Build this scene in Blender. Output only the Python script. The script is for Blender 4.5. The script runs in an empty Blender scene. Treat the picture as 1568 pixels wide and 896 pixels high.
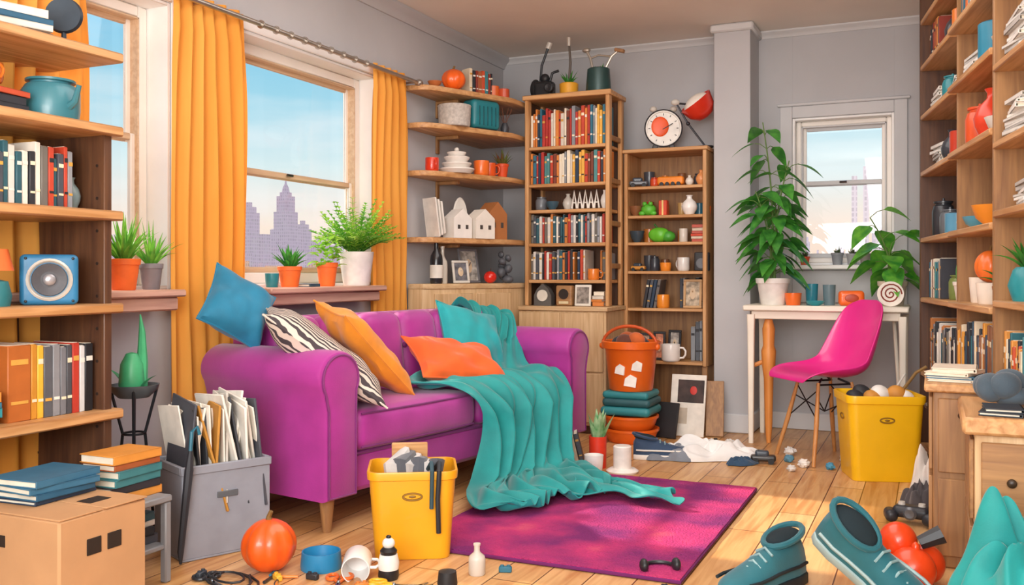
import bpy, math, random, bmesh
from mathutils import Vector, Matrix, noise, Euler
R=random.Random(11)
rad=math.radians; pi=math.pi
sc=bpy.context.scene
sc.view_settings.view_transform='Standard'
sc.view_settings.look='None'

# ---------------------------------------------------------------- materials
def lin(h,k=1.0):
    h=h.lstrip('#'); o=[]
    for i in (0,2,4):
        c=int(h[i:i+2],16)/255; c=c/12.92 if c<=.04045 else ((c+.055)/1.055)**2.4
        o.append(min(1,c*k))
    return (*o,1)
MC={}
def nt(name):
    m=bpy.data.materials.new(name); m.use_nodes=True; t=m.node_tree; b=t.nodes['Principled BSDF']
    return m,t,b
def noisecol(t,b,c1,c2,scale,stretch=(1,1,1),detail=4,lo=.35,hi=.65):
    tc=t.nodes.new('ShaderNodeTexCoord'); mp=t.nodes.new('ShaderNodeMapping'); mp.inputs['Scale'].default_value=stretch
    n=t.nodes.new('ShaderNodeTexNoise'); n.inputs['Scale'].default_value=scale; n.inputs['Detail'].default_value=detail
    r=t.nodes.new('ShaderNodeValToRGB'); r.color_ramp.elements[0].position=lo; r.color_ramp.elements[1].position=hi
    r.color_ramp.elements[0].color=c1; r.color_ramp.elements[1].color=c2
    t.links.new(tc.outputs['Object'],mp.inputs[0]); t.links.new(mp.outputs[0],n.inputs['Vector']); t.links.new(n.outputs['Fac'],r.inputs[0])
    t.links.new(r.outputs[0],b.inputs['Base Color'])
    return n,mp,r
def bump(t,b,src,strength,dist=.01):
    bp=t.nodes.new('ShaderNodeBump'); bp.inputs['Strength'].default_value=strength; bp.inputs['Distance'].default_value=dist
    t.links.new(src,bp.inputs['Height']); t.links.new(bp.outputs[0],b.inputs['Normal'])
def M_(hexc,rough=.45,metal=0,var=.1,scale=14,bmp=0,coat=0,sheen=0):
    k=('p',hexc,rough,metal,var,scale,bmp,coat,sheen)
    if k in MC: return MC[k]
    m,t,b=nt('paint_'+hexc)
    n,_,_=noisecol(t,b,lin(hexc,1-var),lin(hexc,1+var),scale)
    b.inputs['Roughness'].default_value=rough; b.inputs['Metallic'].default_value=metal
    b.inputs['Coat Weight'].default_value=coat; b.inputs['Sheen Weight'].default_value=sheen
    if bmp: bump(t,b,n.outputs['Fac'],bmp)
    MC[k]=m; return m
def fabric(hexc,var=.18,scale=260,bmp=.25,rough=.85,sheen=.25):
    k=('f',hexc,var,scale,rough)
    if k in MC: return MC[k]
    m,t,b=nt('fabric_'+hexc)
    noisecol(t,b,lin(hexc,1-var),lin(hexc,1+var),9)
    n=t.nodes.new('ShaderNodeTexNoise'); n.inputs['Scale'].default_value=scale; n.inputs['Detail'].default_value=2
    tc=t.nodes.new('ShaderNodeTexCoord'); t.links.new(tc.outputs['Object'],n.inputs['Vector'])
    b.inputs['Roughness'].default_value=rough; b.inputs['Sheen Weight'].default_value=sheen
    bump(t,b,n.outputs['Fac'],bmp,.003)
    MC[k]=m; return m
def wood(c1,c2,axis='x',rough=.45,scale=5):
    k=('w',c1,c2,axis,rough)
    if k in MC: return MC[k]
    m,t,b=nt('wood_'+c1+axis)
    st={'x':(.6,9,9),'y':(9,.6,9),'z':(9,9,.6)}[axis]
    n,_,_=noisecol(t,b,lin(c1),lin(c2),scale,st,8,.3,.7)
    n.inputs['Distortion'].default_value=.6
    b.inputs['Roughness'].default_value=rough
    bump(t,b,n.outputs['Fac'],.12,.004)
    MC[k]=m; return m
def lw(a='x'): return wood('b07a46','dcab76',a)
def dw(a='z'): return wood('4a3024','68462f',a)
def mw(a='z'): return wood('8c6442','b48656',a)
def pw(a='z'): return wood('c49e70','dfc094',a)
CREAM='efe6d2'

def curtain_mat():
    m,t,b=nt('curtain_cloth')
    noisecol(t,b,lin('f0a23a'),lin('fabc58'),4,(1,1,.2))
    b.inputs['Roughness'].default_value=.8
    tr=t.nodes.new('ShaderNodeBsdfTranslucent'); tr.inputs[0].default_value=lin('ffc468')
    mx=t.nodes.new('ShaderNodeMixShader'); mx.inputs[0].default_value=.25
    out=t.nodes['Material Output']
    t.links.new(b.outputs[0],mx.inputs[1]); t.links.new(tr.outputs[0],mx.inputs[2]); t.links.new(mx.outputs[0],out.inputs[0])
    return m
def leafmat(c1,c2):
    k=('leaf',c1,c2)
    if k in MC: return MC[k]
    m,t,b=nt('leaf_'+c1)
    noisecol(t,b,lin(c1),lin(c2),22)
    b.inputs['Roughness'].default_value=.4
    tr=t.nodes.new('ShaderNodeBsdfTranslucent'); tr.inputs[0].default_value=lin(c2,1.2)
    mx=t.nodes.new('ShaderNodeMixShader'); mx.inputs[0].default_value=.25
    out=t.nodes['Material Output']
    t.links.new(b.outputs[0],mx.inputs[1]); t.links.new(tr.outputs[0],mx.inputs[2]); t.links.new(mx.outputs[0],out.inputs[0])
    MC[k]=m; return m
def glassmat():
    m,t,b=nt('window_glass')
    tr=t.nodes.new('ShaderNodeBsdfTransparent'); gl=t.nodes.new('ShaderNodeBsdfGlossy'); gl.inputs['Roughness'].default_value=.02
    mx=t.nodes.new('ShaderNodeMixShader'); mx.inputs[0].default_value=.03
    out=t.nodes['Material Output']
    t.links.new(tr.outputs[0],mx.inputs[1]); t.links.new(gl.outputs[0],mx.inputs[2]); t.links.new(mx.outputs[0],out.inputs[0])
    return m
def floormat():
    m,t,b=nt('oak_planks')
    tc=t.nodes.new('ShaderNodeTexCoord'); mp=t.nodes.new('ShaderNodeMapping'); mp.inputs['Rotation'].default_value=(0,0,pi/2)
    br=t.nodes.new('ShaderNodeTexBrick'); br.offset=.37; br.inputs['Scale'].default_value=1
    br.inputs['Color1'].default_value=lin('d29e62'); br.inputs['Color2'].default_value=lin('e8bd86'); br.inputs['Mortar'].default_value=lin('6a3e1e')
    br.inputs['Mortar Size'].default_value=.0024; br.inputs['Mortar Smooth'].default_value=.2; br.inputs['Brick Width'].default_value=.85; br.inputs['Row Height'].default_value=.135
    n=t.nodes.new('ShaderNodeTexNoise'); n.inputs['Scale'].default_value=4; n.inputs['Detail'].default_value=8; n.inputs['Distortion'].default_value=.8
    mp2=t.nodes.new('ShaderNodeMapping'); mp2.inputs['Scale'].default_value=(9,.7,1)
    mx=t.nodes.new('ShaderNodeMixRGB'); mx.blend_type='MULTIPLY'; mx.inputs[0].default_value=.65
    r=t.nodes.new('ShaderNodeValToRGB'); r.color_ramp.elements[0].position=.3; r.color_ramp.elements[1].position=.62
    r.color_ramp.elements[0].color=lin('c99a6c'); r.color_ramp.elements[1].color=(1,1,1,1)
    L=t.links.new
    L(tc.outputs['Object'],mp.inputs[0]); L(mp.outputs[0],br.inputs['Vector']); L(tc.outputs['Object'],mp2.inputs[0]); L(mp2.outputs[0],n.inputs['Vector'])
    L(n.outputs['Fac'],r.inputs[0]); L(br.outputs['Color'],mx.inputs[1]); L(r.outputs[0],mx.inputs[2]); L(mx.outputs[0],b.inputs['Base Color'])
    b.inputs['Roughness'].default_value=.36
    bump(t,b,br.outputs['Fac'],-.4,.003)
    return m
def stripemat():
    m,t,b=nt('striped_fabric')
    tc=t.nodes.new('ShaderNodeTexCoord'); w=t.nodes.new('ShaderNodeTexWave'); w.inputs['Scale'].default_value=16; w.inputs['Distortion'].default_value=5; w.inputs['Detail'].default_value=1; w.inputs['Detail Scale'].default_value=1.1
    w.bands_direction='X'
    r=t.nodes.new('ShaderNodeValToRGB'); r.color_ramp.elements[0].position=.42; r.color_ramp.elements[1].position=.52
    r.color_ramp.elements[0].color=lin('4a4246'); r.color_ramp.elements[1].color=lin('e2d4c6')
    t.links.new(tc.outputs['Object'],w.inputs['Vector']); t.links.new(w.outputs['Fac'],r.inputs[0]); t.links.new(r.outputs[0],b.inputs['Base Color'])
    b.inputs['Roughness'].default_value=.9
    return m
def rugmat():
    m,t,b=nt('rug_pile')
    n,_,r=noisecol(t,b,lin('84206e'),lin('cf3478'),4.2,(1,1,1),8,.38,.62)
    e=r.color_ramp.elements.new(.8); e.color=lin('ee6a7c')
    n2=t.nodes.new('ShaderNodeTexNoise'); n2.inputs['Scale'].default_value=150; n2.inputs['Detail'].default_value=3
    tc=t.nodes.new('ShaderNodeTexCoord'); t.links.new(tc.outputs['Object'],n2.inputs['Vector'])
    b.inputs['Roughness'].default_value=.95
    bump(t,b,n2.outputs['Fac'],1.0,.012)
    return m
def hazemat(name,c,e):  # distant surfaces glow: aerial haze is painted in as emission
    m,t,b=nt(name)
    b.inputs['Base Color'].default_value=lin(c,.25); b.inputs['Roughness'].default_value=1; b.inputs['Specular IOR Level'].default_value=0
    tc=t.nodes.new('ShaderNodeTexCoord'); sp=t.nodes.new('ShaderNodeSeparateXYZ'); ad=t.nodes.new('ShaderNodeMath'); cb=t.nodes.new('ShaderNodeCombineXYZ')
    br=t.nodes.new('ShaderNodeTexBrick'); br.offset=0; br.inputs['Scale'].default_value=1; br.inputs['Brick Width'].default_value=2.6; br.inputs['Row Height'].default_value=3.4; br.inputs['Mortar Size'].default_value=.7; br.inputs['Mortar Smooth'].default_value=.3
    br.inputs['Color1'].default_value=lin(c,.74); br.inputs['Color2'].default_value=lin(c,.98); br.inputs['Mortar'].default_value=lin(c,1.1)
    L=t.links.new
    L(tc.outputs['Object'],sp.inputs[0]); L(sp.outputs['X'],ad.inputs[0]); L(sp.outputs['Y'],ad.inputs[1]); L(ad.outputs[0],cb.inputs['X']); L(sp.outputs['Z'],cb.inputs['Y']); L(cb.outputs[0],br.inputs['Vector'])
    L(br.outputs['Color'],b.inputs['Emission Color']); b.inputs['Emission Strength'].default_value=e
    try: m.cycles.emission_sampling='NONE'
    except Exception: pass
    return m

# ---------------------------------------------------------------- builder
def rot(r): return Euler([rad(a) for a in r]).to_matrix().to_4x4()
def T(c,r=(0,0,0)): return Matrix.Translation(Vector(c))@rot(r)
class B:
    def __init__(s,name): s.name=name; s.v=[];s.f=[];s.m=[];s.mats=[];s.M=Matrix.Identity(4)
    def add(s,vs,fs,mat,M=None):
        X=s.M@M if M is not None else s.M
        if mat not in s.mats: s.mats.append(mat)
        mi=s.mats.index(mat); o=len(s.v)
        s.v+=[X@Vector(p) for p in vs]; s.f+=[tuple(i+o for i in f) for f in fs]; s.m+=[mi]*len(fs)
    def box(s,c,size,mat,r=(0,0,0),bev=.004):
        h=[x/2 for x in size]; bv=min(bev,min(h)*.45)
        vs=[];idx={}
        for sx in(-1,1):
            for sy in(-1,1):
                for sz in(-1,1):
                    for k in range(3):
                        sg=(sx,sy,sz); idx[(sg,k)]=len(vs)
                        vs.append([sg[a]*(h[a] if a==k else h[a]-bv) for a in range(3)])
        fs=[]
        for k in range(3):
            a,b_=[i for i in range(3) if i!=k]
            for sk in(-1,1):
                q=[]
                for sa,sb in((-1,-1),(1,-1),(1,1),(-1,1)):
                    g=[0]*3; g[k]=sk; g[a]=sa; g[b_]=sb; q.append(idx[(tuple(g),k)])
                fs.append(q)
        for k in range(3):
            for l in range(k+1,3):
                m=3-k-l
                for sk in(-1,1):
                    for sl in(-1,1):
                        g1=[0]*3;g1[k]=sk;g1[l]=sl;g1[m]=-1;g2=list(g1);g2[m]=1;g1=tuple(g1);g2=tuple(g2)
                        fs.append([idx[(g1,k)],idx[(g2,k)],idx[(g2,l)],idx[(g1,l)]])
        for sx in(-1,1):
            for sy in(-1,1):
                for sz in(-1,1):
                    fs.append([idx[((sx,sy,sz),k)] for k in range(3)])
        s.add(vs,fs,mat,T(c,r))
    def bb(s,x0,x1,y0,y1,z0,z1,mat,bev=.004):
        s.box(((x0+x1)/2,(y0+y1)/2,(z0+z1)/2),(x1-x0,y1-y0,z1-z0),mat,bev=bev)
    def soft(s,c,size,r,mat,rt=(0,0,0),puff=.0,M=None):
        h=[x/2 for x in size]; r=min(r,min(h)*.99)
        def axis(hh):
            o=[-hh+r*i/4 for i in range(5)]; n=6
            for i in range(1,n): o.append(-(hh-r)+2*(hh-r)*i/n)
            o+= [hh-r*i/4 for i in reversed(range(5))]
            return o
        ax=[axis(x) for x in h]; vs=[];fs=[];key={}
        def vid(p):
            k=tuple(round(x,6) for x in p)
            if k in key: return key[k]
            q=[max(-(h[i]-r),min(h[i]-r,p[i])) for i in range(3)]
            d=Vector([p[i]-q[i] for i in range(3)])
            if d.length>1e-9: d.normalize()
            o=[q[i]+d[i]*r for i in range(3)]
            if puff:
                u=[o[i]/h[i] for i in range(3)]
                for i in range(3):
                    a,b_=[j for j in range(3) if j!=i]
                    o[i]+=u[i]*puff*(1-u[a]**2)*(1-u[b_]**2)
            key[k]=len(vs); vs.append(o); return key[k]
        for k in range(3):
            a,b_=[i for i in range(3) if i!=k]
            for sg in(-1,1):
                for i in range(len(ax[a])-1):
                    for j in range(len(ax[b_])-1):
                        q=[]
                        for di,dj in((0,0),(1,0),(1,1),(0,1)):
                            p=[0]*3;p[k]=sg*h[k];p[a]=ax[a][i+di];p[b_]=ax[b_][j+dj];q.append(vid(p))
                        if len(set(q))>2: fs.append(list(dict.fromkeys(q)))
        s.add(vs,fs,mat,M if M is not None else T(c,rt))
    def loft(s,rings,mat,cap0=True,cap1=True,M=None,close=True):
        n=len(rings[0]); vs=[p for r in rings for p in r]; fs=[]
        for i in range(len(rings)-1):
            for j in range(n if close else n-1):
                k=(j+1)%n; fs.append([i*n+j,i*n+k,(i+1)*n+k,(i+1)*n+j])
        if cap0: fs.append(list(range(n))[::-1])
        if cap1: fs.append([(len(rings)-1)*n+j for j in range(n)])
        s.add(vs,fs,mat,M)
    def lathe(s,c,prof,mat,r=(0,0,0),n=28,lobes=0,la=0):
        rings=[]
        for rr,z in prof:
            rr=max(rr,.0004)
            ring=[]
            for j in range(n):
                a=2*pi*j/n; q=rr*(1-la*(1-abs(math.cos(lobes*a/2)))) if lobes else rr
                ring.append((q*math.cos(a),q*math.sin(a),z))
            rings.append(ring)
        s.loft(rings,mat,M=T(c,r))
    def ell(s,c,rd,mat,r=(0,0,0),n=24,lobes=0,la=0):
        m=14; prof=[(math.sin(pi*i/m),-math.cos(pi*i/m)) for i in range(m+1)]
        rings=[]
        for rr,z in prof:
            rr=max(rr,.002); ring=[]
            for j in range(n):
                a=2*pi*j/n; q=rr*(1-la*(1-abs(math.cos(lobes*a/2)))) if lobes else rr
                ring.append((q*math.cos(a)*rd[0],q*math.sin(a)*rd[1],z*rd[2]))
            rings.append(ring)
        s.loft(rings,mat,M=T(c,r))
    def tube(s,pts,r,mat,n=8,closed=False):
        pts=[Vector(p) for p in pts]; N=len(pts); rings=[]
        rs=r if isinstance(r,(list,tuple)) else [r]*N
        up=None
        for i,p in enumerate(pts):
            if closed: t=pts[(i+1)%N]-pts[i-1]
            else: t=pts[min(i+1,N-1)]-pts[max(i-1,0)]
            t.normalize()
            if up is None:
                up=Vector((0,0,1)) if abs(t.z)<.9 else Vector((1,0,0))
            a=(up-t*up.dot(t)); 
            if a.length<1e-4: a=Vector((1,0,0)).cross(t)
            a.normalize(); up=a; b_=t.cross(a)
            rings.append([p+(a*math.cos(2*pi*j/n)+b_*math.sin(2*pi*j/n))*rs[i] for j in range(n)])
        if closed: rings.append(rings[0]); s.loft(rings,mat,False,False)
        else: s.loft(rings,mat)
    def grid(s,P,mat,thick=0):
        m=len(P);n=len(P[0]); P=[[Vector(p) for p in r] for r in P]
        if not thick:
            s.add([p for r in P for p in r],[[i*n+j,i*n+j+1,(i+1)*n+j+1,(i+1)*n+j] for i in range(m-1) for j in range(n-1)],mat); return
        Q=[]
        for i in range(m):
            q=[]
            for j in range(n):
                du=P[min(i+1,m-1)][j]-P[max(i-1,0)][j]; dv=P[i][min(j+1,n-1)]-P[i][max(j-1,0)]
                nn=du.cross(dv); nn=nn.normalized() if nn.length>1e-12 else Vector((0,0,1))
                q.append(P[i][j]-nn*thick)
            Q.append(q)
        vs=[p for r in P for p in r]+[p for r in Q for p in r]; o=m*n; fs=[]
        for i in range(m-1):
            for j in range(n-1):
                a,b_,c,d=i*n+j,i*n+j+1,(i+1)*n+j+1,(i+1)*n+j
                fs.append([a,b_,c,d]); fs.append([o+d,o+c,o+b_,o+a])
        for j in range(n-1):
            fs.append([j,o+j,o+j+1,j+1]); k=(m-1)*n; fs.append([k+j,k+j+1,o+k+j+1,o+k+j])
        for i in range(m-1):
            fs.append([i*n,(i+1)*n,o+(i+1)*n,o+i*n]); k=n-1; fs.append([i*n+k,o+i*n+k,o+(i+1)*n+k,(i+1)*n+k])
        s.add(vs,fs,mat)
    def prism(s,poly,z0,z1,mat,M=None,bev=0):
        n=len(poly); P=[Vector(p) for p in poly]
        def ring(z,ins):
            o=[]
            for i in range(n):
                e1=(P[i]-P[i-1]); e2=(P[(i+1)%n]-P[i])
                n1=Vector((e1.y,-e1.x)).normalized(); n2=Vector((e2.y,-e2.x)).normalized(); nn=(n1+n2)
                nn=nn.normalized() if nn.length>1e-6 else n1
                q=P[i]-nn*ins; o.append((q.x,q.y,z))
            return o
        rs=[ring(z0,bev),ring(z0+bev*.3,bev*.3),ring(z0+bev,0),ring(z1-bev,0),ring(z1-bev*.3,bev*.3),ring(z1,bev)] if bev else [ring(z0,0),ring(z1,0)]
        s.loft(rs,mat,M=M)
    def leaf(s,base,d,L,W,mat,droop=.3,roll=0,n=7,fold=.18,pw_=.75):
        base=Vector(base); d=Vector(d).normalized(); side=d.cross(Vector((0,0,1)))
        side=side.normalized() if side.length>.05 else Vector((1,0,0))
        side=Matrix.Rotation(roll,3,d)@side; nn=side.cross(d); P=[]
        for i in range(n):
            t=i/(n-1); c=base+d*L*t+Vector((0,0,-1))*droop*L*t*t
            w=W*.5*max(.02,math.sin(pi*min(1,t**pw_*.97+.02)))
            P.append([c-side*w+nn*w*fold*2,c,c+side*w+nn*w*fold*2])
        s.grid(P,mat)
    def done(s,loc=(0,0,0),rz=0,angle=38,parent=None,r=None):
        me=bpy.data.meshes.new(s.name); me.from_pydata([tuple(v) for v in s.v],[],s.f)
        for m in s.mats: me.materials.append(m)
        me.polygons.foreach_set('material_index',s.m)
        bm=bmesh.new(); bm.from_mesh(me); bmesh.ops.recalc_face_normals(bm,faces=bm.faces); bm.to_mesh(me); bm.free()
        me.polygons.foreach_set('use_smooth',[True]*len(me.polygons)); me.set_sharp_from_angle(angle=rad(angle))
        o=bpy.data.objects.new(s.name,me); sc.collection.objects.link(o); o.location=loc
        o.rotation_euler=[rad(a) for a in r] if r else (0,0,rad(rz))
        if parent: o.parent=parent
        return o
def rrect(w,d,r,z,n=6):
    o=[]
    for cx,cy,a0 in((w/2-r,d/2-r,0),(-w/2+r,d/2-r,90),(-w/2+r,-d/2+r,180),(w/2-r,-d/2+r,270)):
        for i in range(n+1):
            a=rad(a0+90*i/n); o.append((cx+r*math.cos(a),cy+r*math.sin(a),z))
    return o
FLIP=Matrix(((1,0,0,0),(0,0,1,0),(0,1,0,0),(0,0,0,1)))

# ---------------------------------------------------------------- room shell
H=2.37
WALL=M_('bdbdc0',.9,0,.05,2,.03); TRIM=M_('d2d2d3',.6,0,.04,3); CEIL=M_('efe6dc',.95,0,.04,1.5); WHITE=M_('f6f4f2',.5,0,.03,5)
b=B('floor'); b.bb(-2.87,1.5,-1.6,5.95,-.1,0,floormat(),bev=0.001); b.done()
b=B('ceiling'); b.bb(-2.87,1.5,-1.6,5.95,H,H+.12,CEIL,bev=0.001); b.done()
XL=-2.65; XO=-2.85
def wallL(y0,y1,z0,z1): w.bb(XO,XL,y0,y1,z0,z1,WALL,bev=.0005)
w=B('wall_left')
wallL(-1.6,1.95,0,H); wallL(2.72,2.98,0,H); wallL(4.18,5.95,0,H)
for a,c in((1.95,2.72),(2.98,4.18)): wallL(a,c,0,.86); wallL(a,c,1.95,H)
w.done()
w=B('wall_back'); 
w.bb(XL,-.76,5.75,5.95,0,H,WALL,.0005); w.bb(-.2,1.5,5.75,5.95,0,H,WALL,.0005); w.bb(-.76,-.2,5.75,5.95,0,.97,WALL,.0005); w.bb(-.76,-.2,5.75,5.95,1.84,H,WALL,.0005)
w.done()
w=B('wall_right'); w.bb(1.3,1.5,-1.6,5.75,0,H,WALL,.0005); w.done()
w=B('column'); w.bb(-1.165,-.955,5.46,5.75,0,H-.001,WALL,.004); w.bb(-1.185,-.935,5.44,5.75,H-.05,H-.002,TRIM,.01); w.bb(-1.178,-.942,5.447,5.75,0.001,.11,TRIM,.006); w.done()
prof=[(0,0),(.012,0),(.02,.02),(.035,.035),(.05,.045),(.06,.055),(.06,.07),(0,.07)]
t_=B('trim_1'); t_.prism(prof,-1.6,5.75,WALL,M=Matrix.Translation((XL,0,H-.071))@FLIP); t_.done()
MYZ=Matrix(((0,0,1,0),(-1,0,0,0),(0,1,0,0),(0,0,0,1)))
t_=B('trim_2'); t_.prism([(p[0]*.6,p[1]*.6+.028) for p in prof],XL,1.3,TRIM,M=Matrix.Translation((0,5.75,H-.071))@MYZ); t_.done()
bd=B('baseboard_left'); bd.bb(XL,XL+.015,-1.6,5.75,0.001,.1,TRIM,.004); bd.done()
bd=B('baseboard_back'); bd.bb(XL+.02,-1.18,5.735,5.75,0.001,.1,TRIM,.004); bd.bb(-.93,1.3,5.735,5.75,0.001,.1,TRIM,.004); bd.done()

GL=glassmat(); WF=M_('f6f0e8',.5,0,.03,5); WS=wood('c9a583','e0c4a2','x')
def window(name,loc,rz,w,z0,z1,rec,fr,mid,sash=WF,cas=None):
    b=B(name)
    b.bb(0,.014,0,.2,z0,z1,WHITE,.002); b.bb(w-.014,w,0,.2,z0,z1,WHITE,.002); b.bb(.014,w-.014,0,.2,z1-.014,z1,WHITE,.002); b.bb(.014,w-.014,0,.2,z0,z0+.014,WHITE,.002)
    a0,a1,c0,c1=.014,w-.014,z0+.014,z1-.014
    f=fr
    b.bb(a0,a0+f,rec,rec+.06,c0,c1,WF,.006); b.bb(a1-f,a1,rec,rec+.06,c0,c1,WF,.006); b.bb(a0+f,a1-f,rec,rec+.06,c1-f,c1,WF,.006); b.bb(a0+f,a1-f,rec,rec+.06,c0,c0+f,WF,.006)
    b.bb(a0+f,a0+f+.008,rec-.004,rec+.05,c0+f,c1-f,sash,.002); b.bb(a1-f-.008,a1-f,rec-.004,rec+.05,c0+f,c1-f,sash,.002); b.bb(a0+f,a1-f,rec-.004,rec+.05,c1-f-.008,c1-f,sash,.002)
    s0,s1,q0,q1=a0+f,a1-f,c0+f,c1-f; k=.026
    for (u0,u1,yy) in((mid-.0,q1,rec+.035),(q0,mid+.03,rec+.012)):
        b.bb(s0,s0+k,yy,yy+.02,u0,u1,WF,.004); b.bb(s1-k,s1,yy,yy+.02,u0,u1,WF,.004); b.bb(s0+k,s1-k,yy,yy+.02,u1-k,u1,sash,.004); b.bb(s0+k,s1-k,yy,yy+.02,u0,u0+k,sash,.004)
        b.bb(s0+k,s1-k,yy+.008,yy+.011,u0+k,u1-k,GL,.0005)
    b.tube([((s0+s1)/2-.02,rec+.0,mid+.02),((s0+s1)/2+.02,rec+.0,mid+.02)],.006,M_('555555',.3,1))
    cw=.07
    if cas:
        b.bb(-cw,0,-.014,0,z0-.26,z1+cw,cas,.005); b.bb(w,w+cw,-.014,0,z0-.26,z1+cw,cas,.005); b.bb(0,w,-.014,0,z1,z1+cw,cas,.005); b.bb(0,w,-.012,0,z0-.22,z0-.03,cas,.005)
        b.bb(-cw-.015,w+cw+.015,-.022,0,z1+cw,z1+cw+.018,cas,.006)
    else:
        b.bb(w,w+.05,-.012,0,z0,z1+.05,WHITE,.004); b.bb(0,w,-.012,0,z1,z1+.05,WHITE,.004)
    return b.done(loc,rz)
SILLW=wood('c09484','dab09c','y')
window('window_1',(XL,1.95,0),90,.77,.86,1.95,.1,.045,1.42,sash=WS)
window('window_2',(XL,2.98,0),90,1.20,.86,1.95,.1,.05,1.36,sash=WS)
window('window_3',(-.76,5.75,0),0,.56,.97,1.84,.06,.03,1.44,sash=TRIM,cas=M_('cacacc',.6,0,.04,3))
s=B('trim_3'); s.bb(-2.71,-2.49,1.9,2.64,.835,.861,SILLW,.008); s.bb(-2.6499,-2.52,1.92,2.63,.785,.835,SILLW,.006)
s.bb(-2.71,-2.49,3.12,4.02,.835,.861,SILLW,.008); s.bb(-2.6499,-2.52,3.13,4.0,.785,.835,SILLW,.006); s.done()
s=B('trim_4'); s.bb(-.86,-.10,5.6,5.75,.945,.97,WHITE,.006); s.done()

# ---------------------------------------------------------------- curtains
CM=curtain_mat()
def curtain(name,y0,y1,z0,z1,nf,x=-2.612,amp=.024):
    b=B(name); P=[]
    n=nf*12; yc=(y0+y1)/2
    for i in range(27):
        tz=i/26; z=z1-(z1-z0)*tz; row=[]
        pinch=1-.10*math.exp(-((tz-.0)/.12)**2)+.02*math.sin(tz*5)
        for j in range(n+1):
            u=j/n; y=yc+(u-.5)*(y1-y0)*pinch+.006*math.sin(7*u+tz*6)
            a=amp*(.75+.25*math.sin(3*u+tz*2))*(1 if tz>.06 else .6)
            row.append((x+a*math.sin(2*pi*nf*u+.7*math.sin(tz*2.5+u*4))+.004*math.sin(u*31+tz*9),y,z))
        P.append(row)
    b.grid(P,CM,.004)
    b.done()
curtain('curtain',2.675,3.115,.12,2.0,6)
curtain('curtain',4.06,4.43,.30,2.0,5)
curtain('curtain',1.92,2.31,.12,2.0,5)
b=B('curtain_rod'); RD=M_('b8b2aa',.3,.9)
b.tube([(-2.570,1.75,1.965),(-2.570,4.46,1.965)],.011,RD,12); b.ell((-2.570,4.475,1.965),(.022,.026,.022),RD)
for y in(2.8,4.44): b.tube([(-2.645,y,1.965),(-2.570,y,1.965)],.008,RD)
for i in range(9): 
    y=3.15+i*.1
    b.lathe((-2.570,y,1.965),[(.012,-.003),(.018,-.003),(.018,.003),(.012,.003)],RD,r=(90,0,0),n=14)
b.done()

# ---------------------------------------------------------------- city
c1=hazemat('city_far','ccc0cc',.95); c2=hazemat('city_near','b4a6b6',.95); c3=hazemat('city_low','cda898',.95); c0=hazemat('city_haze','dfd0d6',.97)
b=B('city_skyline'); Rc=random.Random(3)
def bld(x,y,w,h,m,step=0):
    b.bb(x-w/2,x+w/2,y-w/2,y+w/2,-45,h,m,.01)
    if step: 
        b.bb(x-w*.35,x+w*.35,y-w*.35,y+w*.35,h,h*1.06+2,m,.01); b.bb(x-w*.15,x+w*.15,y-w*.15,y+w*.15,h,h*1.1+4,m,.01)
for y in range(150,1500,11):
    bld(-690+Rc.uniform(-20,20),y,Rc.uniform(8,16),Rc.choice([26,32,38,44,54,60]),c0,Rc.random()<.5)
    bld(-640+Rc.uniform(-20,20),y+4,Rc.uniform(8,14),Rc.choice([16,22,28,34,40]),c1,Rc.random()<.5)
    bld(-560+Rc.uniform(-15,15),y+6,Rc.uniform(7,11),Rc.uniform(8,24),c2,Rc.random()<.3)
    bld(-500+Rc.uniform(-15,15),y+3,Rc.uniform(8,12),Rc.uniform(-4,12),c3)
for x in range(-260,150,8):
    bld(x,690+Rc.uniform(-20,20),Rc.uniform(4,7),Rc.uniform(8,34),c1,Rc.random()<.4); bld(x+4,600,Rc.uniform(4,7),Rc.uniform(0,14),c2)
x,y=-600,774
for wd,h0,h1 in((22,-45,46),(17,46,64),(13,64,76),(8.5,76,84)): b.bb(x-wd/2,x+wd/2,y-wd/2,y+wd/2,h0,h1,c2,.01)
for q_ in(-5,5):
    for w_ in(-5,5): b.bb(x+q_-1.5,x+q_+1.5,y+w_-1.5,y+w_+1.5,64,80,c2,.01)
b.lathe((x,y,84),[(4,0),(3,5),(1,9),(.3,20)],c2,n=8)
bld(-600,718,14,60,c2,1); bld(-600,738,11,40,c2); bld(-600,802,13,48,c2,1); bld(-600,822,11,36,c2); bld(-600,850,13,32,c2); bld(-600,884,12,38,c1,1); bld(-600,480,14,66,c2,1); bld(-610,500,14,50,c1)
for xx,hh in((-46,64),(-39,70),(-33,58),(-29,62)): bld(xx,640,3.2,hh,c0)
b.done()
b=B('ground_outside'); b.bb(-1800,-3.5,-800,3000,-47,-45,c3,.01); b.bb(-3.5,800,12,3000,-47,-45,c3,.01); b.done()

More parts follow.
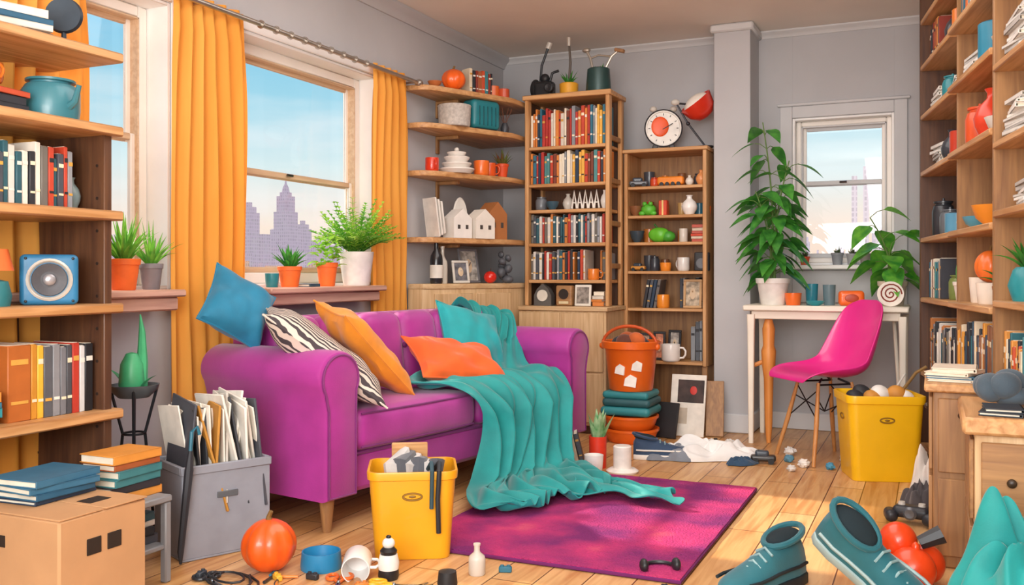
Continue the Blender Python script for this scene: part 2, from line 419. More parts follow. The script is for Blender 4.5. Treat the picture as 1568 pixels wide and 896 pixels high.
# ---------------------------------------------------------------- generic items
PAL_MIX=['c2452d','2f6f86','e8b04a','eee3cd','34363f','7e3f2e','4f8a8b','d9823b','8b8f94','243a52','b5372f','d8cfc0']
PAL_DARK=['2b2d33','4a4e57','8f9298','d8d4cc','2e5a66','6f6a63','c77a3a','b23a2c','e6e0d4']
PAL_ORG=['c8502c','2c6a76','dd9440','2d2e35','e6d5b8','8e3526','3d7f86','a85a32']
def bk(b,x,w,h,d,c,y=0,lean=0):
    m=M_(c,.55,0,.06,20)
    b.M=Matrix.Translation((x,y,0))@Matrix.Rotation(lean,4,'Y')
    b.box((w/2,d/2,h/2),(w-.0015,d,h),m,bev=.0025)
    b.box((w/2,d/2+.003,h),(w-.007,d-.008,.0022),M_(CREAM,.8),bev=.0003)
    lab=M_(R.choice(['f0e2c2','e9e4da','d6a24a','2a2a2e']),.5)
    for zz,hh in((.78,.07),(.25,.04)):
        if R.random()<.75: b.box((w/2,-.0004,h*zz),(w*.72,.0016,h*hh),lab,bev=.0002)
    b.M=Matrix.Identity(4)
def books(name,loc,rz,length,h0,h1,d,pal,w0=.014,w1=.028):
    b=B(name); x=0
    while x<length-w0:
        w=min(R.uniform(w0,w1),length-x); h=R.uniform(h0,h1)
        bk(b,x,w,h,d*R.uniform(.88,1),R.choice(pal),R.uniform(0,.008))
        x+=w
    return b.done(loc,rz)
def stack(name,loc,rz,n,w,d,pal,t0=.014,t1=.028):
    b=B(name); z=0
    for i in range(n):
        t=R.uniform(t0,t1); ww=w*R.uniform(.85,1); dd=d*R.uniform(.85,1); c=M_(R.choice(pal),.5,0,.06,20)
        b.M=Matrix.Rotation(rad(R.uniform(-9,9)),4,'Z'); cx=R.uniform(-.004,.004)
        b.box((cx,0,z+.0015),(ww,dd,.003),c,bev=.001); b.box((cx,0,z+t-.0015),(ww,dd,.003),c,bev=.001)
        b.box((cx,-dd/2+.002,z+t/2),(ww,.004,t),c,bev=.0015); b.box((cx,.003,z+t/2),(ww-.008,dd-.012,t-.004),M_(CREAM,.8),bev=.0005)
        z+=t
    b.M=Matrix.Identity(4)
    return b.done(loc,rz)
def pot(b,r,h,m,c=(0,0,0),rim=True,soil=True):
    b.lathe(c,[(0,0),(r*.68,0),(r*.72,.004),(r*.92,h*.78),(r*.93,h*.8)]+([(r,h*.81),(r*1.03,h*.98),(r,h)] if rim else [(r*.97,h)])+[(r*.9,h),(r*.84,h*.8),(0,h*.8)],m)
    if soil: b.lathe((c[0],c[1],c[2]+h*.8),[(0,0),(r*.83,0),(r*.83,h*.06),(0,h*.1)],M_('4a3222',.95,0,.3,60))
VASES={
 'vase':[(0,0),(.55,0),(.6,.03),(.95,.3),(1,.45),(.8,.65),(.35,.82),(.32,.92),(.45,1),(.38,1),(.25,.9),(.0,.85)],
 'jar':[(0,0),(.85,0),(.95,.05),(1,.3),(1,.7),(.85,.85),(.7,.88),(.7,.92),(.85,.93),(.85,.98),(.3,1),(.12,1.0),(.12,1.07),(0,1.08)],
 'bowl':[(0,0),(.4,0),(.42,.06),(.8,.4),(1,1),(.94,1),(.72,.42),(.3,.15),(0,.12)],
 'cup':[(0,0),(.8,0),(.85,.04),(.95,.6),(1,1),(.92,1),(.86,.5),(.78,.1),(0,.08)],
 'bottle':[(0,0),(.9,0),(1,.04),(1,.5),(.9,.6),(.4,.72),(.34,.78),(.34,.93),(.42,.94),(.42,1),(0,1)],
 'can':[(0,0),(.93,0),(1,.03),(1,.97),(.93,1),(.85,.97),(0,.97)],
}
def vs(name,kind,loc,r,h,c,rough=.3,extra=None):
    b=B(name); m=M_(c,rough,0,.05,10,0,.2)
    b.lathe((0,0,0),[(p[0]*r,p[1]*h) for p in VASES[kind]],m)
    if extra: extra(b,r,h)
    return b.done(loc)
def mug(name,loc,r,h,c,rz=0,rr=None):
    b=B(name); m=M_(c,.3,0,.04,10,0,.3)
    b.lathe((0,0,0),[(0,0),(r*.85,0),(r*.93,.004),(r,.012),(r,h-.004),(r*.98,h),(r*.92,h),(r*.9,.012),(0,.01)],m)
    b.tube([(r*.97,0,h*.8),(r*1.35,0,h*.8),(r*1.6,0,h*.62),(r*1.58,0,h*.4),(r*1.35,0,h*.22),(r*.97,0,h*.2)],r*.11,m)
    return b.done(loc,rz,r=rr)
def pumpkin(name,loc,r,c,sq=.9,rr=None):
    b=B(name); b.ell((0,0,r*sq),(r,r,r*sq),M_(c,.35,0,.12,8,0,.3),n=48,lobes=8,la=.09)
    b.tube([(0,0,r*sq*1.9),(0,0,r*sq*2.1),(r*.1,0,r*sq*2.3)],[r*.14,r*.09,r*.08],M_('7a5a2a',.7))
    return b.done(loc,r=rr)
def blades(b,c,n,L,W,m,spread=.6,droop=.5,seed=1,r0=.01):
    q=random.Random(seed)
    for i in range(n):
        a=2*pi*i*.382+q.uniform(-.3,.3); s_=spread*(i/n)**.6*q.uniform(.7,1.2)
        d=Vector((math.cos(a)*s_,math.sin(a)*s_,1)); LL=L*q.uniform(.7,1.05)
        b.leaf((c[0]+math.cos(a)*r0,c[1]+math.sin(a)*r0,c[2]),d,LL,W,m,droop=droop*s_,roll=0,pw_=.5,fold=.3,n=8)

# ---------------------------------------------------------------- sofa
SF=fabric('ac3092',.08,220,.12,.5,.3); SFd=fabric('7c2270',.1,220,.12,.6,.2)
SO=Vector((-1.918,2.698,0)); SR=-10.3; SL=1.80
def sw(x,y,z):
    return tuple(Matrix.Translation(SO)@Matrix.Rotation(rad(SR),4,'Z')@Vector((x,y,z)))
b=B('sofa')
MA=Matrix(((0,0,1,0),(1,0,0,0),(0,1,0,0),(0,0,0,1)))
arc=[(.07+.104*math.cos(rad(a)),.555+.092*math.sin(rad(a))) for a in range(-28,222,10)]
arm=[(0,.12),(.158,.12),(.158,.40)]+arc+[(0.0,.44)]
b.prism(arm,-.655,.0,SF,M=MA,bev=.02)
armr=[(SL-p[0],p[1]) for p in reversed(arm)]
b.prism(armr,-.655,.0,SF,M=MA,bev=.02)
for ar in(arm,armr):
    cx=sum(p[0] for p in ar)/len(ar)
    pts=[(.001,p[0]+(cx-p[0])*.16,p[1]-(p[1]-.35)*.05) for p in ar]
    b.tube(pts,.0045,SFd,6,closed=True)
b.box((-.34,SL/2,.195),(.61,SL-.1,.15),SF,bev=.02)
b.tube([(-.033,.17,.262),(-.033,SL-.17,.262)],.006,SFd)
for i in range(2):
    y=.158+.742*(i+.5); b.soft((-.29,y,.345),(.56,.722,.15),.04,SF,puff=.018)
    for z in(.285,.408):
        hw_=.34; b.tube([(-.014,y-hw_,z),(-.006,y,z),(-.014,y+hw_,z)],.004,SFd)
b.prism([(-.655,.12),(-.5,.12),(-.5,.66),(-.52,.72),(-.56,.745),(-.61,.745),(-.645,.72),(-.655,.68)],.12,SL-.12,SF,M=FLIP,bev=.02)
for i in range(6):
    y=.165+(SL-.33)*(i+.5)/6
    b.soft((-.475,y,.575),(.12,(SL-.33)/6-.002,.33),.05,SF,(0,-8,0),puff=.012)
for i in range(1,6):
    y=.165+(SL-.33)*i/6; b.ell((-.425,y,.60),(.01,.014,.014),SFd)
LEG=mw('z')
for x in(-.06,-.58):
    for y in(.06,SL-.06): b.lathe((x,y,0),[(.0,0),(.016,0),(.028,.12),(.03,.135),(0,.135)],LEG,n=16)
b.done(SO,SR)

def pillow(name,loc,n,roll,w,h,t,mat,wr=.012,seed=0,seam=None,up=None):
    b=B(name); N=26; n=Vector(n).normalized()
    def pt(u,v,s_):
        x=w/2*u*(1-.10*(1-v*v)*u*u); z=h/2*v*(1-.10*(1-u*u)*v*v)
        th=t/2*(max(0,(1-abs(u)**2.6))*max(0,(1-abs(v)**2.6)))**.5
        k=noise.noise(Vector((u*2.2+seed,v*2.2,s_)))*wr*(th/(t/2)) + .5*wr*math.sin(6*(u+v)+seed)*(th/(t/2))*(1-th/(t/2))*2
        return Vector((x,-s_*(th+k),z))
    for s_ in(1,-1):
        P=[[pt(-1+2*j/N,-1+2*i/N,s_) for j in range(N+1)] for i in range(N+1)]
        b.grid(P,mat)
    E=[(-1+2*j/N,-1) for j in range(N)]+[(1,-1+2*j/N) for j in range(N)]+[(1-2*j/N,1) for j in range(N)]+[(-1,1-2*j/N) for j in range(N)]
    b.tube([pt(u,v,1) for u,v in E],.004,seam or mat,6,closed=True)
    y=-n; z=Vector(up or (0,0,1)); x=y.cross(z); x=x.normalized() if x.length>.05 else Vector((1,0,0)); z=x.cross(y)
    Mx=Matrix((x,y,z)).transposed()@Matrix.Rotation(rad(roll),3,'Y')
    o=b.done(loc); o.rotation_euler=Mx.to_euler(); return o
TEALF=fabric('109290',.12,200,.12,.65,.25)
BLUEF=fabric('167a9e',.14,200,.12,.7,.25); ORF=fabric('f2621a',.12,200,.12,.75,.25); MUF=fabric('ec921c',.12,200,.12,.75,.25)
RZ=Matrix.Rotation(rad(SR),3,'Z')
def sn(v): return tuple(RZ@Vector(v))
pillow('blue_throw_pillow',sw(-.51,.035,.79),sn((.75,-.05,.35)),34,.27,.27,.14,BLUEF,wr=.02,seed=1)
pillow('striped_throw_pillow',sw(-.215,.195,.612),sn((.45,.45,.8)),0,.37,.56,.14,stripemat(),wr=.018,seed=2,up=sn((-.3,-.37,.35)))
pillow('mustard_throw_pillow',sw(-.245,.455,.615),sn((.35,.62,.7)),0,.27,.50,.13,MUF,wr=.022,seed=3,up=sn((-.05,-.38,.35)))
pillow('teal_throw_pillow',sw(-.35,1.30,.605),sn((.85,-.10,.45)),14,.38,.34,.13,fabric('14a4aa',.1,200,.12,.7,.25),wr=.02,seed=4)
pillow('orange_throw_pillow',sw(-.22,1.02,.525),sn((.55,-.08,.85)),16,.46,.30,.12,ORF,wr=.024,seed=5)

# blanket
b=B('teal_blanket')
rows=[((-.60,1.42,.70),(-.52,1.70,.68)),((-.53,1.42,.775),(-.45,1.73,.70)),((-.42,1.38,.70),(-.38,1.72,.675)),((-.36,1.12,.50),(-.31,1.66,.58)),((-.27,.72,.455),(-.22,1.60,.46)),((-.14,.60,.452),(-.12,1.58,.45)),((-.03,.74,.45),(-.02,1.54,.45)),
 ((.035,.80,.39),(.04,1.50,.39)),((.055,.82,.25),(.06,1.42,.25)),((.08,.74,.10),(.10,1.36,.10)),((.16,.58,.045),(.24,1.32,.05)),((.28,.46,.04),(.42,1.24,.045)),((.40,.56,.03),(.58,1.12,.035))]
def cr(p,q,r_,s_,t):
    return .5*((2*q)+(-p+r_)*t+(2*p-5*q+4*r_-s_)*t*t+(-p+3*q-3*r_+s_)*t**3)
L_=[Vector(a) for a,_ in rows]; R_=[Vector(c) for _,c in rows]
P=[]; NR=120; NC=140; K=len(rows)-1
for i in range(NR+1):
    tt=i/NR*K; k=min(int(tt),K-1); f=tt-k
    def S(A): return cr(A[max(k-1,0)],A[k],A[k+1],A[min(k+2,K)],f)
    l,r_=S(L_),S(R_)
    g=tt/K
    hang=max(0,min(1,(tt-6.2)/1.2))*max(0,min(1,(10.2-tt)/1.2)); pool=max(0,min(1,(tt-9.3)/1.2)); seat=1-max(hang,pool)
    row=[]
    for j in range(NC+1):
        v=j/NC; p=l.lerp(r_,v)
        w1=math.sin(2*pi*(5.3*v+.35*math.sin(g*5)+.25*math.sin(v*7)))
        w2=math.sin(2*pi*(10.1*v+.6*g)+1.6*math.sin(v*9+g*3))
        w3=math.sin(2*pi*(3.2*v+3.2*g)+1.3*math.sin(5*v))
        w4=1-2*abs(math.sin(pi*(4.1*v+1.4*g)+.9*math.sin(4*v+g*4)))
        fx=hang*(.036*w1+.018*w2+.040)
        fz=seat*(.014*w3*(.6+.4*w1)+.012*w4+.008*w2+.015)+pool*(.034*abs(w3)+.024*w1*w1+.014*w2)
        if tt<3: fx+=.010*w1+.008*w2
        p=p+Vector((fx,0,max(fz,-.01)))
        p.y+=.012*math.sin(g*9+v*3)
        if pool>0: p.x+=pool*.03*math.sin(v*11); p.z=max(p.z,.022)
        row.append(p)
    P.append(row)
b.grid(P,TEALF,.005)
P=[]
for i in range(50):
    t=i/49; c=Vector((.40+.42*t,.98+.12*t+.05*math.sin(t*5),.035)); w=.13*(1-.45*t)*(1+.18*math.sin(t*13))
    row=[]
    for j in range(26):
        v=j/25-.5
        row.append(c+Vector((-.15*v+.02*math.sin(v*14),w*2*v,.016+.030*abs(math.sin(10*v+5*t))*(1-abs(v)*1.3)+.008*math.sin(t*14+v*6))))
    P.append(row)
b.grid(P,TEALF,.005)
b.done(SO,SR,angle=80)

# ---------------------------------------------------------------- rug
b=B('rug'); rm=rugmat(); P=[]
for i in range(41):
    P.append([(-1.62+.94*j/40, 2.72+1.31*i/40, .009+.003*noise.noise(Vector((j*.3,i*.3,0)))) for j in range(41)])
b.grid(P,rm,.008)
ed=M_('6a2060',.95)
b.tube([(-1.62,2.72,.008),(-.68,2.72,.008),(-.68,4.03,.008),(-1.62,4.03,.008)],.006,ed,6,closed=True)
b.done()

# ---------------------------------------------------------------- left shelf unit
b=B('bookshelf')
LB=lw('y')
b.bb(-2.648,-2.31,2.10,2.13,0.001,1.36,dw('z'),.003)
for y in(.86,1.42): b.bb(-2.648,-2.31,y,y+.03,0.001,1.36,dw('z'),.003); b.bb(-2.648,-2.33,y,y+.03,1.39,1.57,dw('z'),.003)
b.bb(-2.649,-2.636,.87,2.10,.02,1.36,dw('z'),.001)
for z in(.10,.502,.827,1.112,1.372,1.60):
    b.bb(-2.645,-2.285,.86,2.155,z-.03,z,LB,.005)
for z in [i*.1+.15 for i in range(12)]:
    for x in(-2.34,-2.6): b.tube([(x,2.0985,z),(x,2.102,z)],.005,M_('2a1a12',.8),8)
b.done()
XS=-2.34
books('book_row',(XS,1.45,1.112),90,.58,.14,.185,.15,PAL_DARK+['c2452d','e0893f'])
vs('grey_figurine','vase',(-2.40,2.055,1.112),.028,.10,'7f9497')
vs('teal_teapot','jar',(-2.42,2.0,1.372),.082,.13,'3e7f8c',.35,extra=lambda b,r,h:(b.tube([(r*.8,0,h*.3),(r*1.25,0,h*.45),(r*1.45,0,h*.8)],[.014,.01,.007],M_('3e7f8c',.35,0,.05,10,0,.2))))
stack('book_stack',(-2.42,1.80,1.372),95,3,.17,.13,PAL_ORG)
mug('orange_mug',(-2.42,1.80,1.372+.085),.035,.055,'e0782a')
stack('magazine_stack',(-2.44,1.86,1.60),80,4,.2,.2,['dfe5ea','31424f','2c5f7d','e6e0d4'])
b=B('desk_fan'); k=M_('2e3a46',.4,.3); b.lathe((0,0,0),[(0,0),(.04,0),(.04,.01),(.008,.015),(.006,.09),(0,.09)],k); b.lathe((0,0,.1),[(.0,-.01),(.05,-.012),(.055,0),(.05,.012),(0,.01)],k,r=(90,0,35)); b.done((-2.40,2.03,1.60))
b=B('blue_speaker'); k=M_('2f78a4',.4,0,.1,10)
b.soft((0,0,.074),(.155,.11,.148),.016,k)
b.M=Matrix.Translation((0,-.056,.074))@Matrix.Rotation(rad(90),4,'X')
b.lathe((0,0,0),[(.062,-.004),(.062,.003),(.056,.006),(.052,.003),(.05,-.001),(0,-.002)],M_('d5d0c7',.3,.3)); b.lathe((0,0,.001),[(.048,0),(.046,.006),(.038,.004),(.02,-.001),(0,-.001)],M_('4a4a50',.5)); b.ell((0,0,.003),(.018,.018,.009),M_('a8a8ae',.3,.5))
for sx in(-1,1):
    for sy in(-1,1): b.ell((sx*.062,sy*.062,.001),(.004,.004,.002),M_('20262c',.4))
b.done((-2.385,1.965,.827),52)
b=B('table_lamp'); b.lathe((0,0,0),[(0,0),(.035,0),(.04,.03),(.03,.07),(.008,.075),(.008,.11),(0,.11)],M_('2d7278',.4)); b.lathe((0,0,.10),[(.045,0),(.03,.06),(.026,.06),(.041,0)],M_('e06a2a',.5)); b.done((-2.38,1.79,.827))
b=B('book_row'); x=0
for w_,h_,c_ in((.075,.215,'b5652a'),(.02,.215,'c98a2e'),(.022,.21,'efb53a'),(.03,.205,'5a5d63'),(.026,.21,'8b8d92'),(.022,.2,'77797f'),(.02,.205,'4a4c52'),(.026,.21,'b93b2c'),(.02,.2,'d1d3d4'),(.03,.205,'1e1f24')):
    bk(b,x,w_,h_,.17,c_); x+=w_
b.done((XS+.0,1.795,.502),90)
stack('book_stack',(-2.40,1.67,.502),88,4,.19,.16,['2f6f86','d5d0c6','e08a3c','2f8a96'])

# cardboard box + books
b=B('cardboard_box'); k=M_('c4966a',.85,0,.07,6); kd=M_('2a1c12',.9)
b.bb(-.195,.195,-.14,.14,0.001,.31,k,.006)
b.bb(-.197,.197,-.141,-.005,.31,.314,k,.001); b.bb(-.197,.197,.001,.141,.31,.314,k,.001)
for y in(-.035,.03): b.M=T((.1955,y,.225)); b.soft((0,0,0),(.004,.045,.042),.0019,kd); b.M=Matrix.Identity(4)
b.soft((-.03,-.1405,.24),(.07,.004,.03),.0019,kd); b.soft((.10,.05,.3145),(.05,.07,.002),.0009,kd)
b.done((-2.145,1.775,0),0)
stack('book_stack',(-2.20,1.80,.315),92,4,.22,.18,['2c5f7d','a9c4cf','2a3c53','3a6f8d'],.012,.022)
b=B('step_stool'); k=M_('8d9095',.5,0,.06)
b.bb(-.115,.115,-.09,.09,.24,.26,k); b.bb(-.105,.105,-.08,.08,.10,.115,k)
for sx in(-1,1):
    for sy in(-1,1): b.bb(sx*.1-.012,sx*.1+.012,sy*.077-.012,sy*.077+.012,0,.24,k)
b.done((-2.185,2.045,0),0)
stack('book_stack',(-2.19,2.05,.26),92,6,.20,.15,PAL_ORG,.018,.026)
stack('book_stack',(-2.19,2.05,.115),90,4,.17,.13,PAL_DARK,.016,.026)
b=B('plant_stand'); k=M_('2c2e33',.4,.6)
b.lathe((0,0,.5),[(0,0),(.05,.002),(.078,.03),(.082,.045),(.077,.045),(.07,.03),(.0,.015)],M_('5a6065',.4,.3))
for i in range(4):
    a=rad(45+90*i); b.tube([(.075*math.cos(a),.075*math.sin(a),.54),(.035*math.cos(a),.035*math.sin(a),.38),(.07*math.cos(a),.07*math.sin(a),0.003)],.005,k)
b.tube([(.036*math.cos(2*pi*i/16),.036*math.sin(2*pi*i/16),.38) for i in range(16)],.004,k,6,closed=True)
g=M_('46a874',.4,0,.12)
b.lathe((0,-.01,.515),[(0,0),(.03,0),(.042,.03),(.036,.10),(.018,.135),(0,.14)],g)
b.tube([(.01,.02,.52),(.012,.025,.62),(.006,.03,.72),(-.002,.03,.78)],[.022,.018,.011,.002],g)
b.leaf((-.02,-.01,.52),(-.5,-.2,1),.13,.035,g,.3); b.leaf((.03,-.01,.52),(.6,.3,1),.11,.03,g,.3)
b.done((-2.46,2.36,0))
b=B('storage_box'); k=M_('9195a0',.6,0,.06)
def openbox(b,w,d,h,k,t=.008,rim=.012):
    b.bb(-w/2,w/2,-d/2,d/2,0.001,t,k); b.bb(-w/2,w/2,-d/2,-d/2+t,t,h,k); b.bb(-w/2,w/2,d/2-t,d/2,t,h,k); b.bb(-w/2,-w/2+t,-d/2+t,d/2-t,t,h,k); b.bb(w/2-t,w/2,-d/2+t,d/2-t,t,h,k)
openbox(b,.30,.24,.30,k)
for (a0,a1,c0_,c1_) in((-.155,.155,-.125,-.112),(-.155,.155,.112,.125),(-.155,-.142,-.112,.112),(.142,.155,-.112,.112)): b.bb(a0,a1,c0_,c1_,.275,.303,k)
b.box((0,-.122,.20),(.07,.006,.02),M_('5f6368',.5))
for i in range(13):
    c=M_(R.choice(['2b2d33','e9e4da','c9c4bb','4a4e57','f0ece2','3a3d44','c28a3a']),.5)
    b.box((-.12+i*.02,R.uniform(-.02,.02),.30+R.uniform(0,.05)),(.008,.19,.36),c,r=(R.uniform(-10,10),R.uniform(-14,14),R.uniform(-8,8)),bev=.002)
    b.box((-.115+i*.02,R.uniform(-.02,.02),.29+R.uniform(0,.05)),(.005,.18,.34),M_('efe9dd',.6),r=(R.uniform(-10,10),R.uniform(-14,14),R.uniform(-8,8)),bev=.001)
b.done((-2.215,2.465,0),65)
b=B('folded_umbrella'); b.tube([(0,0,.012),(.0,.0,.05),(.01,.03,.30),(.012,.035,.36)],[.004,.010,.014,.006],M_('2a2c33',.6)); b.tube([(.012,.035,.36),(.014,.04,.42),(.03,.045,.435),(.035,.05,.41)],.006,M_('2f6f86',.4)); b.done((-2.14,2.24,0),10)
pumpkin('toy_pumpkin',(-1.87,2.33,0),.085,'ee5e1a',.95)
b=B('blue_pet_bowl'); b.lathe((0,0,0),[(0,0),(.062,0),(.064,.01),(.06,.055),(.056,.055),(.05,.02),(0,.018)],M_('2480b0',.4,0,.06)); b.done((-1.74,2.42,0))
mug('coffee_mug',(-1.615,2.44,.045),.043,.10,'efece8',rr=(96,0,28))
b=B('salt_grinder'); k=M_('1f2024',.35); wh=M_('efece6',.4); b.lathe((0,0,0),[(0,0),(.028,0),(.032,.01),(.03,.03),(0,.03)],k); b.lathe((0,0,.03),[(0,0),(.03,0),(.032,.02),(.026,.045),(0,.045)],wh); b.lathe((0,0,.075),[(0,0),(.024,0),(.026,.01),(.018,.02),(0,.02)],k); b.ell((0,0,.107),(.019,.019,.017),wh); b.ell((0,0,.126),(.008,.008,.006),k); b.done((-1.495,2.42,0),25)
vs('salt_shaker','bottle',(-1.27,2.565,0),.026,.095,'cfc6bb',.4)
b=B('black_cap'); b.lathe((0,0,0),[(0,0),(.028,0),(.03,.01),(.026,.045),(0,.05)],M_('202226',.5)); b.done((-1.30,2.43,.0))
def shears(name,loc,rz,c='f0b020'):
    b=B(name); k=M_(c,.4); st=M_('9aa0a6',.25,.9)
    for s_ in(-1,1):
        pts=[(-.055+.024*math.cos(a*pi/8),s_*.022+.016*math.sin(a*pi/8),.007) for a in range(16)]
        b.tube(pts,.0055,k,8,closed=True)
        b.tube([(-.033,s_*.014,.007),(0,0,.007)],.005,k)
        b.box((.045,-s_*.006,.007),(.09,.009,.003),st,r=(0,0,-s_*7))
    b.ell((0,0,.008),(.006,.006,.006),st)
    b.done(loc,rz)
shears('scissors',(-1.44,2.36,0),15); shears('scissors',(-1.95,2.17,0),-30,'2a2c30'); shears('pliers',(-1.38,2.33,0),70,'2c5f8a'); shears('scissors',(-1.60,2.31,0),-60,'e8702a')
b=B('charging_cable'); b.tube([(.12*math.cos(t*.5)*(1-t*.02),.07*math.sin(t*.5)*(1-t*.02),.004+.0006*t) for t in range(34)],.0035,M_('222428',.5)); b.done((-1.90,2.19,0),-20)
for i,(x,y,c) in enumerate(((-1.70,2.32,'2a2c30'),(-1.52,2.31,'d9823b'),(-2.02,2.20,'3a4048'),(-1.79,2.27,'efb53a'),(-1.20,2.62,'2f6f86'))):
    b=B('toy_block'); b.box((0,0,.009),(.04,.018,.018),M_(c,.5),bev=.003); b.lathe((-.01,0,.018),[(0,0),(.006,0),(.006,.004),(0,.004)],M_(c,.5),n=12); b.lathe((.01,0,.018),[(0,0),(.006,0),(.006,.004),(0,.004)],M_(c,.5),n=12); b.done((x,y,0),i*50)
def bin_(name,loc,rz,w,d,h,c,r=.04):
    b=B(name); k=M_(c,.38,0,.05,5,0,.15); q=.82
    R_=[rrect(w*q,d*q,r*.8,.001),rrect(w*q+.004,d*q+.004,r*.85,.008),rrect(w*.95,d*.95,r,h*.86),rrect(w*.955,d*.955,r,h*.9),rrect(w,d,r*1.05,h*.91),rrect(w*1.01,d*1.01,r*1.05,h*.985),rrect(w,d,r,h),rrect(w*.95,d*.95,r*.95,h),rrect(w*.92,d*.92,r*.9,h*.9),rrect(w*q-.012,d*q-.012,r*.7,.012)]
    b.loft(R_,k)
    dk=M_('8a6414',.5)  # dark inset paints the shade of a grip hole; no opening is cut
    for s_ in(-1,1):
        b.M=T((s_*w*.468,0,h*.72),(0,0,90)); pts=[(.030*math.cos(a*pi/10),0,.011*math.sin(a*pi/10)) for a in range(20)]; b.tube(pts,.004,dk,6,closed=True)
        b.M=T((0,s_*d*.463,h*.72)); b.tube(pts,.004,dk,6,closed=True); b.ell((0,0,0),(.012,.003,.005),dk); b.M=Matrix.Identity(4)
    return b,loc,rz
b,l,z=bin_('yellow_bin',(-1.575,2.70,0),30,.29,.25,.285,'eca81a'); 
GC=fabric('5b5f68',.15)
for i in range(6): b.tube([(-.06+.025*i,-.05+.02*(i%3),.18),(-.07+.03*i,-.03,.29+.015*(i%2)),(-.03+.02*i,.03,.32-.01*i),(0+.015*i,.05,.20)],[.02,.026,.024,.016],GC if i%2 else fabric('c9c6c4'))
b.box((-.01,.06,.28),(.12,.012,.14),lw('x'),r=(8,0,0))
b.tube([(.07,-.05,.28),(.085,-.105,.31),(.085,-.136,.29),(.08,-.136,.20),(.083,-.126,.09)],.008,M_('24262b',.6)); b.tube([(.05,-.05,.28),(.06,-.105,.31),(.062,-.137,.29),(.06,-.134,.17)],.007,M_('2c4a55',.6))
b.done(l,z)
b,l,z=bin_('yellow_bin',(-.225,4.56,0),18,.34,.30,.38,'f6c014')
for i in range(7): b.ell((-.1+.035*i,.03*math.sin(i*2),.355+.02*(i%2)),(.045,.04,.035),M_(R.choice(['2a2c30','e9e6e0','3c4048','c98a3a']),.6),r=(20*i,30,0))
b.tube([(.08,.05,.33),(.17,.02,.47),(.21,0,.50)],.007,M_('8b6a3a',.5)); b.tube([(.05,.05,.33),(.13,.05,.46)],.005,M_('cfcac0',.5))
b.done(l,z)

# ---------------------------------------------------------------- sill plants
LG1=leafmat('3a8a34','84c84a'); LG2=leafmat('24682c','4a9c3c'); LG3=leafmat('62b034','b4e058')
TC='f0702c'
b=B('potted_spider_plant'); pot(b,.055,.11,M_(TC,.6)); blades(b,(0,0,.09),44,.21,.018,LG1,.8,.5,3); b.done((-2.58,2.43,.861))
b=B('potted_spider_plant'); pot(b,.042,.095,M_('7a7478',.5)); blades(b,(0,0,.08),30,.18,.015,LG1,.8,.5,5); b.done((-2.60,2.575,.861))
b=B('potted_aloe'); pot(b,.052,.09,M_(TC,.6)); blades(b,(0,0,.075),30,.13,.024,LG2,1.0,.3,8); b.done((-2.56,3.33,.861))
b=B('potted_herb'); pot(b,.05,.11,M_(TC,.6))
q=random.Random(5)
for i in range(80):
    a=q.uniform(0,2*pi); rr=q.uniform(0,.055); zz=q.uniform(.09,.22); b.leaf((rr*math.cos(a),rr*math.sin(a),zz),(math.cos(a),math.sin(a),q.uniform(0,1)),.055,.03,LG3,.4)
b.done((-2.57,3.62,.861))
b=B('potted_fern'); pot(b,.088,.165,M_('ece9e6',.5),rim=False)
for i in range(70):
    a=2*pi*i*.382; sp=.2+1.05*(i/70)**.7; d=Vector((math.cos(a)*sp,math.sin(a)*sp,1)).normalized(); L=q.uniform(.25,.34); st=[]
    for k_ in range(11):
        t=k_/10; st.append(Vector((0,0,.14))+d*L*t+Vector((0,0,-.5*L*sp*.6*t*t)))
    if min(p.x for p in st)<-.14: st=[Vector((max(p.x,-.14),p.y,p.z)) for p in st]
    b.tube(st,.0016,LG1,4)
    sd=d.cross(Vector((0,0,1))).normalized()
    for k_ in range(2,11):
        l_=.062*(1-abs(k_/10-.45)*1.1)
        for s_ in(-1,1): b.leaf(st[k_],sd*s_+d*.8+Vector((0,0,.15)),l_,.015,LG3 if i%3 else LG1,.3,n=4)
b.done((-2.575,3.87,.861))
vs('teal_jar','cup',(-2.56,3.21,.861),.03,.06,'2a7f88')
stack('book_stack',(-2.56,3.46,.861),90,1,.10,.08,['2c4a5e'],.012,.014)

# ---------------------------------------------------------------- corner shelves + dresser
poly=[(-2.649,4.46),(-2.57,4.46),(-2.53,4.475),(-2.49,4.52),(-2.26,5.03),(-2.255,5.08),(-2.255,5.40),(-2.649,5.40)]
for i,z in enumerate((1.956,1.75,1.487,1.121)):
    b=B('corner_shelf'); b.prism(poly,z-.03,z,lw('y'),bev=.005); 
    b.bb(-2.649,-2.635,4.8,4.83,z-.13,z-.03,mw('z')); b.bb(-2.64,-2.5,4.8,4.83,z-.05,z-.03,mw('z')); b.done()
b=B('corner_dresser'); pd=[(-2.63,4.46),(-2.545,4.46),(-2.50,4.50),(-2.265,5.03),(-2.262,5.39),(-2.63,5.39)]
b.prism(pd,.03,.835,pw('z'),bev=.004); b.prism([(p[0]+(.008 if p[0]>-2.6 else 0),p[1]) for p in pd],.835,.864,pw('y'),bev=.005)
dv=Vector((-2.265,5.03,0))-Vector((-2.50,4.50,0)); ang=math.degrees(math.atan2(dv.y,dv.x)); ln=dv.length
b.M=T((-2.50,4.50,0),(0,0,ang))
for i in range(2):
    x0=.01+i*(ln/2); b.bb(x0,x0+ln/2-.02,-.012,0,.08,.81,pw('z'),.004); b.ell((x0+(ln/2-.045 if i==0 else .025),-.02,.55),(.009,.009,.009),M_('6a4a2a',.4))
b.M=Matrix.Identity(4); b.bb(-2.6,-2.3,4.95,5.35,.001,.03,dw('x')); b.done()
